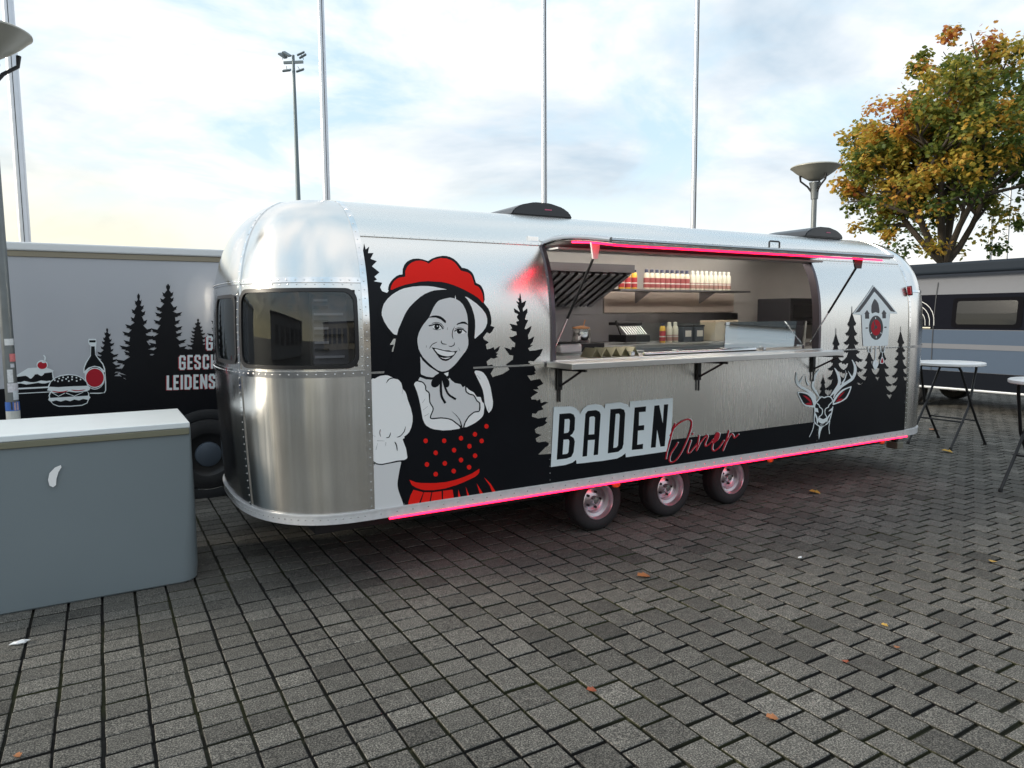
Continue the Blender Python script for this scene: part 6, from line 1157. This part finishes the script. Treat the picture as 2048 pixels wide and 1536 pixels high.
bm=bmesh.new(); bx(bm,VX-.10,VX+.06,V0+.8,V1-.1,2.50,2.71,.05,4); obj('awning_box',bm,mat('awning_charcoal',(.022,.03,.042),.6,spec=.1),VN)
wv=vpanel('window',5.98,7.13,1.52,2.06,.012,mat('van_gasket',(.006,.006,.008),.7,spec=.03),VN,.06); vpanel('pane',6.06,7.05,1.58,2.0,.018,mat('van_pane',(.015,.017,.02),.12,spec=.35),wv,.05)
wv=vpanel('window',4.1,5.3,1.52,2.06,.012,mat('van_gasket',(.006,.006,.008),.7,spec=.03),VN,.06); vpanel('pane',4.18,5.22,1.58,2.0,.018,mat('van_pane',(.015,.017,.02),.12,spec=.35),wv,.05)
for yy in (7.45,5.85): vpanel('door_gap',yy-.008,yy+.008,.72,2.36,.013,mat('gap_dark',(.02,.025,.035),.6))
vpanel('slide_rail',7.5,8.9,1.50,1.525,.014,CHROME)
for i in range(6):
    rr=.07+.082*i; bm=bmesh.new(); cy,cz=7.92,1.555
    pts=[]
    for j in range(15):
        t=math.pi*j/14; z=cz+rr*math.sin(t)**.8*1.02; y=cy-rr*math.cos(t); pts.append((vx(z)-.010,y,z))
    tube(bm,pts,.0065,5); obj('arc_graphic',bm,mat('arc_white',(.78,.78,.76),.4),VN,True)
bm=bmesh.new(); bx(bm,VX-.05,VX-.005,5.72,5.82,1.12,1.44,.02); obj('door_handle',bm,BLACKMETAL,VN)
bm=bmesh.new(); bx(bm,VX-.05,VX+.02,V0+.3,V1-.5,.37,.415,.012); obj('side_step',bm,mat('step_alloy',(.55,.58,.62),.35,.8),VN)
for yy in (V0-.7,V1-1.35):
    for xx in (VX+.05,VX+1.75):
        w_=bpy.data.objects.new('wheel',None); link(w_,VN); w_.location=(xx,yy,.34)
        bm=bmesh.new(); lathe(bm,[(.2,.0),(.3,-.01),(.34,.03),(.34,.17),(.3,.2),(.0,.2)],32,'X'); obj('tyre',bm,RUBBER,w_,True)
        bm=bmesh.new(); lathe(bm,[(.21,.0),(.18,.03),(.05,.02),(.0,.01)],28,'X'); obj('rim',bm,RIM,w_,True)
# ------------------------------------------------------------------ maple tree in autumn colour
def maple(base,label):
    T=thing('maple_tree',label,'tree',base)
    rn=random.Random(12)
    bark=mat('bark',(.055,.045,.036),.9,noise=.35,nscale=14,bump=.8,bscale=25)
    def inside(p):
        x,y,z=p.x,p.y,p.z; zc=6.1; 
        if z<3.25 or z>9.25: return False
        r=2.62*(1-((z-5.6)/3.7)**2)**.5 if abs(z-5.6)<3.65 else .2
        if z<5.6: r=2.62*(1-((5.6-z)/2.4)**2.6)**.5 if 5.6-z<2.38 else .4
        th=math.atan2(y,x); r*=1+.13*math.sin(3*th+z*1.3)+.10*math.sin(5*th-z*2.1+1)+.06*math.sin(9*th+3*z)
        return math.hypot(x,y)<r
    bm=bmesh.new(); tips=[]
    def limb(p,d,L,r,depth):
        n=4; pts=[p.copy()]; rr=[r]; q=p.copy(); dd=d.copy()
        for i in range(n):
            if depth and not inside(q+dd*(L/n+.12)): break
            dd=(dd+Vector((rn.uniform(-.16,.16),rn.uniform(-.16,.16),rn.uniform(-.02,.14)))).normalized(); q=q+dd*L/n; pts.append(q.copy()); rr.append(r*(1-.42*(i+1)/n))
        if len(pts)<3: return
        n=len(pts)-1
        tube(bm,pts,rr,8 if depth<2 else 5,False)
        if depth>=1: tips.extend(pts[2:])
        if depth>=3: return
        k=5 if depth==0 else (4 if depth==1 else 3)
        for i in range(k):
            f=.45+.55*(i+.6)/k; j=min(n-1,int(f*n)); b_=pts[j].lerp(pts[j+1],f*n-j)
            a_=rn.uniform(0,6.28) if depth else 6.28*i/k+rn.uniform(-.4,.4)
            o_=dd.orthogonal().normalized(); o_=Matrix.Rotation(a_,3,dd)@o_
            limb(b_,(dd*.62+o_*rn.uniform(.55,.95)).normalized(),L*rn.uniform(.55,.75),r*.5,depth+1)
    tube(bm,[(0,0,0),(.02,0,.3),(.0,.02,1.6),(.03,0,3.3)],[.26,.21,.17,.16],14,False)
    for k_,(az,el,L,r) in enumerate(((0.3,68,2.9,.12),(1.6,52,2.5,.1),(2.9,55,2.6,.11),(4.1,48,2.5,.10),(5.3,56,2.5,.10),(.9,82,3.2,.12),(3.6,20,1.9,.07),(0.1,24,2.0,.07))):
        d=Vector((math.cos(az)*math.cos(R(el)),math.sin(az)*math.cos(R(el)),math.sin(R(el)))); limb(Vector((0,0,3.1 if k_<6 else 2.9)),d,L,r,0 if k_<6 else 1)
    obj('trunk',bm,bark,T,True)
    # crown: leaf clumps carried on the twigs and filling an uneven envelope
    clumps=[p for p in tips if inside(p)]
    print('tips',len(clumps))
    rn.shuffle(clumps); clumps=clumps[:300]
    while len(clumps)<440:
        a_=rn.uniform(0,6.283); rr=3.5*rn.random()**.42; p=Vector((rr*math.cos(a_),rr*math.sin(a_),rn.uniform(2.9,9.25)))
        if inside(p): clumps.append(p)
    out=[]
    leaf=[(0,0),(.25,.16),(.55,.5),(.34,.52),(.42,.92),(.16,.78),(0,1.1),(-.16,.78),(-.42,.92),(-.34,.52),(-.55,.5),(-.25,.16)]
    V=[];F_=[];colr=[]
    leftv=Vector((CR.x,CR.y,0))*-1
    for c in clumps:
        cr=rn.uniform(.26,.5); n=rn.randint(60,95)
        hz=(c.z-3)/7; side=c.dot(leftv)/3
        base_or=.14+.46*hz+.22*side+rn.uniform(-.38,.38)  # autumn colour: more orange higher up and towards camera left
        for i in range(n):
            o_=Vector((rn.gauss(0,1),rn.gauss(0,1),rn.gauss(0,.62))); o_=o_.normalized()*cr*rn.random()**.5
            p=c+o_; s=rn.uniform(.075,.135)
            nrm=(Vector((rn.gauss(0,.55),rn.gauss(0,.55),rn.uniform(.35,1)))+o_.normalized()*.35).normalized()
            u=nrm.orthogonal().normalized(); u=Matrix.Rotation(rn.uniform(0,6.28),3,nrm)@u; v=nrm.cross(u)
            b_=len(V); fold=rn.uniform(-.25,.3)
            for lx,ly in leaf: V.append(p+u*lx*s+v*(ly-.5)*s-nrm*abs(lx)*fold*s)
            F_+= [(b_,b_+1,b_+2,b_+3,b_+6,b_+9,b_+10,b_+11),(b_+3,b_+4,b_+5,b_+6),(b_+6,b_+7,b_+8,b_+9)]
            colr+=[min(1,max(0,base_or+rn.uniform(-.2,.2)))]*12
    m=bpy.data.materials.new('maple_leaf'); m.use_nodes=True; t=m.node_tree; b=t.nodes['Principled BSDF']
    at_=t.nodes.new('ShaderNodeAttribute'); at_.attribute_name='hue'; r=t.nodes.new('ShaderNodeValToRGB'); t.links.new(at_.outputs['Fac'],r.inputs[0])
    e=r.color_ramp.elements; e[0].position=0; e[0].color=(.07,.125,.03,1); e[1].position=1; e[1].color=(.40,.12,.05,1)
    for p_,c_ in ((.3,(.20,.24,.05,1)),(.5,(.42,.36,.06,1)),(.7,(.70,.45,.08,1)),(.88,(.62,.28,.07,1))): q=e.new(p_); q.color=c_
    t.links.new(r.outputs[0],b.inputs['Base Color']); b.inputs['Roughness'].default_value=.55
    tl=t.nodes.new('ShaderNodeBsdfTranslucent'); t.links.new(r.outputs[0],tl.inputs[0]); mxs=t.nodes.new('ShaderNodeMixShader'); mxs.inputs[0].default_value=.5
    t.links.new(b.outputs[0],mxs.inputs[1]); t.links.new(tl.outputs[0],mxs.inputs[2]); t.links.new(mxs.outputs[0],t.nodes['Material Output'].inputs[0])
    cw=meshobj('crown',V,F_,m,T); tag(cw,kind='stuff')
    a_=cw.data.attributes.new('hue','FLOAT','POINT'); a_.data.foreach_set('value',colr)
pt=at(1890,520,19.5); maple((pt.x,pt.y,0),'maple tree with orange and green autumn leaves behind the camper van')
# ------------------------------------------------------------------ fallen leaves and litter on the paving
lm={'o':mat('fallen_orange',(.34,.13,.045),.6),'y':mat('fallen_yellow',(.5,.30,.05),.6),'r':mat('fallen_rust',(.28,.07,.03),.6)}
def fallen(x,y,s,c,rz,label):
    n=12; pts=[(0,0),(.25,.16),(.55,.5),(.34,.52),(.42,.92),(.16,.78),(0,1.1),(-.16,.78),(-.42,.92),(-.34,.52),(-.55,.5),(-.25,.16)]
    V=[(a_*s,(b_-.5)*s,.004+.35*s*abs(a_)**1.3+.12*s*b_) for a_,b_ in pts]
    o=meshobj('fallen_leaf',V,[(0,1,2,3,6,9,10,11),(3,4,5,6),(6,7,8,9)],lm[c]); o.location=(x,y,.002); o.rotation_euler=(0,0,rz)
    md=o.modifiers.new('thick','SOLIDIFY'); md.thickness=.0012
    tag(o,label,'leaf','fallen leaves on the paving')
for a_ in ((3.133,3.579,.085,'o',1.2,'large curled orange leaf lying alone in the middle of the paving'),(6.10,4.43,.10,'y',.4,'yellow leaf on the paving beside the rear wheel'),(3.61,2.09,.03,'o',2,'small bright orange leaf scrap in the right foreground'),(2.49,1.98,.05,'o',.9,'narrow orange leaf scrap lying in a joint near the bottom edge'),(9.35,4.88,.12,'y',.2,'yellow leaf at the foot of the free standing table'),(3.23,2.136,.035,'r',2.6,'rust leaf scrap in a joint of the right foreground'),(3.81,2.28,.035,'y',.3,'small yellow leaf scrap above the bright orange one'),(5.47,2.50,.05,'y',1.7,'yellow leaf scrap near the right edge of the paving'),(10.9,5.9,.12,'o',1.1,'orange leaf behind the legs of the free standing table'),(-.39,3.39,.03,'o',.5,'orange leaf scrap in the bottom left corner'),(1.94,2.58,.045,'r',1,'rust leaf scrap on the paving in the bottom middle')): fallen(*a_)
for x,y,s,lb in ((-.482,4.612,.045,'crumpled white paper scrap in front of the counter'),(4.37,3.28,.022,'tiny white paper scrap on the paving right of the trailer wheels')):
    bm=bmesh.new(); bmesh.ops.create_icosphere(bm,subdivisions=2,radius=s)
    rr_=random.Random(int(x*100))
    for v in bm.verts: v.co=Vector((v.co.x*rr_.uniform(.6,1.3),v.co.y*rr_.uniform(.3,.6),max(.0,v.co.z*.3+.2*s)*rr_.uniform(.5,1)))
    o=obj('paper_scrap',bm,WHITEPL); o.location=(x,y,.003); tag(o,lb,'litter')

# ------------------------------------------------------------------ surroundings that show only as reflections in the metal and glass
def hall(name,label,x0,x1,y0,y1,h,face,wc):
    t=thing(name,label,'building',(0,0,0))
    box('wall',x0,x1,y0,y1,0,h,wc,t,.02); box('roof',x0-.4,x1+.4,y0-.4,y1+.4,h+.003,h+.35,mat('roof_slate',(.05,.06,.09),.6),t,.03)
    gm=mat('hall_glass',(.03,.04,.06),.1)
    n=int(((x1-x0) if face=='Y' else (y1-y0))/4.2)
    for i in range(n):
        q=(x0 if face=='Y' else y0)+1.2+4.2*i
        if face=='Y': o=box('window',q,q+2.6,y1-.05,y1+.03,1.0,h-1.6,gm,t,.01); box('mullion',q+1.27,q+1.33,y1+.032,y1+.06,1.0,h-1.6,WHITEPL,o,.0)
        else: o=box('window',x1-.05,x1+.03,q,q+2.6,1.0,h-1.6,gm,t,.01); box('mullion',x1+.032,x1+.06,q+1.27,q+1.33,1.0,h-1.6,WHITEPL,o,.0)
hall('exhibition_hall','long beige hall with dark windows, mirrored dimly in the trailer side',-14,60,-52,-42,6.0,'Y',mat('hall_render',(.46,.40,.32),.8,noise=.1,nscale=.6))
hall('gatehouse','grey hall with dark windows, mirrored dimly in the trailer front',-36,-27,-22,6,5.0,'X',mat('gate_render',(.30,.30,.31),.8,noise=.1,nscale=.6))
CR_=thing('parked_car','silver car facing the trailer, seen as a reflection in the glass guard','car',(11.6,-.55,0),math.atan2(4.9,-6.2))
paint=mat('car_silver',(.55,.57,.60),.25,.5,coat=.5)
bm=bmesh.new(); prism(bm,[(-2.2,.32),(-2.26,.85),(-2.12,1.12),(-1.5,1.2),(.95,1.13),(1.85,1.02),(2.18,.86),(2.26,.6),(2.2,.32)],'Y',-.9,.9); bmesh.ops.bevel(bm,geom=bm.edges[:],offset=.07,segments=3,affect='EDGES'); obj('body',bm,paint,CR_,True)
bm=bmesh.new(); prism(bm,[(-2.0,1.13),(-1.5,1.62),(-.9,1.68),(.1,1.66),(1.05,1.1)],'Y',-.78,.78); bmesh.ops.bevel(bm,geom=bm.edges[:],offset=.06,segments=2,affect='EDGES'); obj('cabin',bm,paint,CR_,True)
bm=bmesh.new(); prism(bm,[(.16,1.62),(1.0,1.14),(1.015,1.16),(.175,1.645)],'Y',-.66,.66); obj('windscreen',bm,mat('car_glass',(.02,.025,.03),.05),CR_)
bm=bmesh.new(); bx(bm,2.2,2.262,-.5,.5,.55,.8,.02); obj('grille',bm,BLACKMETAL,CR_); bm=bmesh.new(); bx(bm,2.15,2.25,-.7,.7,.34,.48,.02); obj('lower_grille',bm,BLACKMETAL,CR_)
bm=bmesh.new(); bx(bm,2.262,2.275,-.26,.26,.46,.56); obj('number_plate',bm,WHITEPL,CR_)
for sy in (-1,1):
    bm=bmesh.new(); bx(bm,2.0,2.225,sy*.7-.17,sy*.7+.17,.72,.88,.03); obj('headlight',bm,mat('headlamp',(.7,.74,.78),.08,.6),CR_)
    for xx in (-1.4,1.4):
        w_=bpy.data.objects.new('wheel',None); link(w_,CR_); w_.location=(xx,sy*.82,.33)
        bm=bmesh.new(); lathe(bm,[(.19,-.1),(.3,-.11),(.33,-.07),(.33,.07),(.3,.11),(.19,.1)],28,'Y'); obj('tyre',bm,RUBBER,w_,True)
        bm=bmesh.new(); lathe(bm,[(.0,-.08*-sy),(.2,-.1*-sy)],24,'Y'); obj('rim',bm,RIM,w_,True)
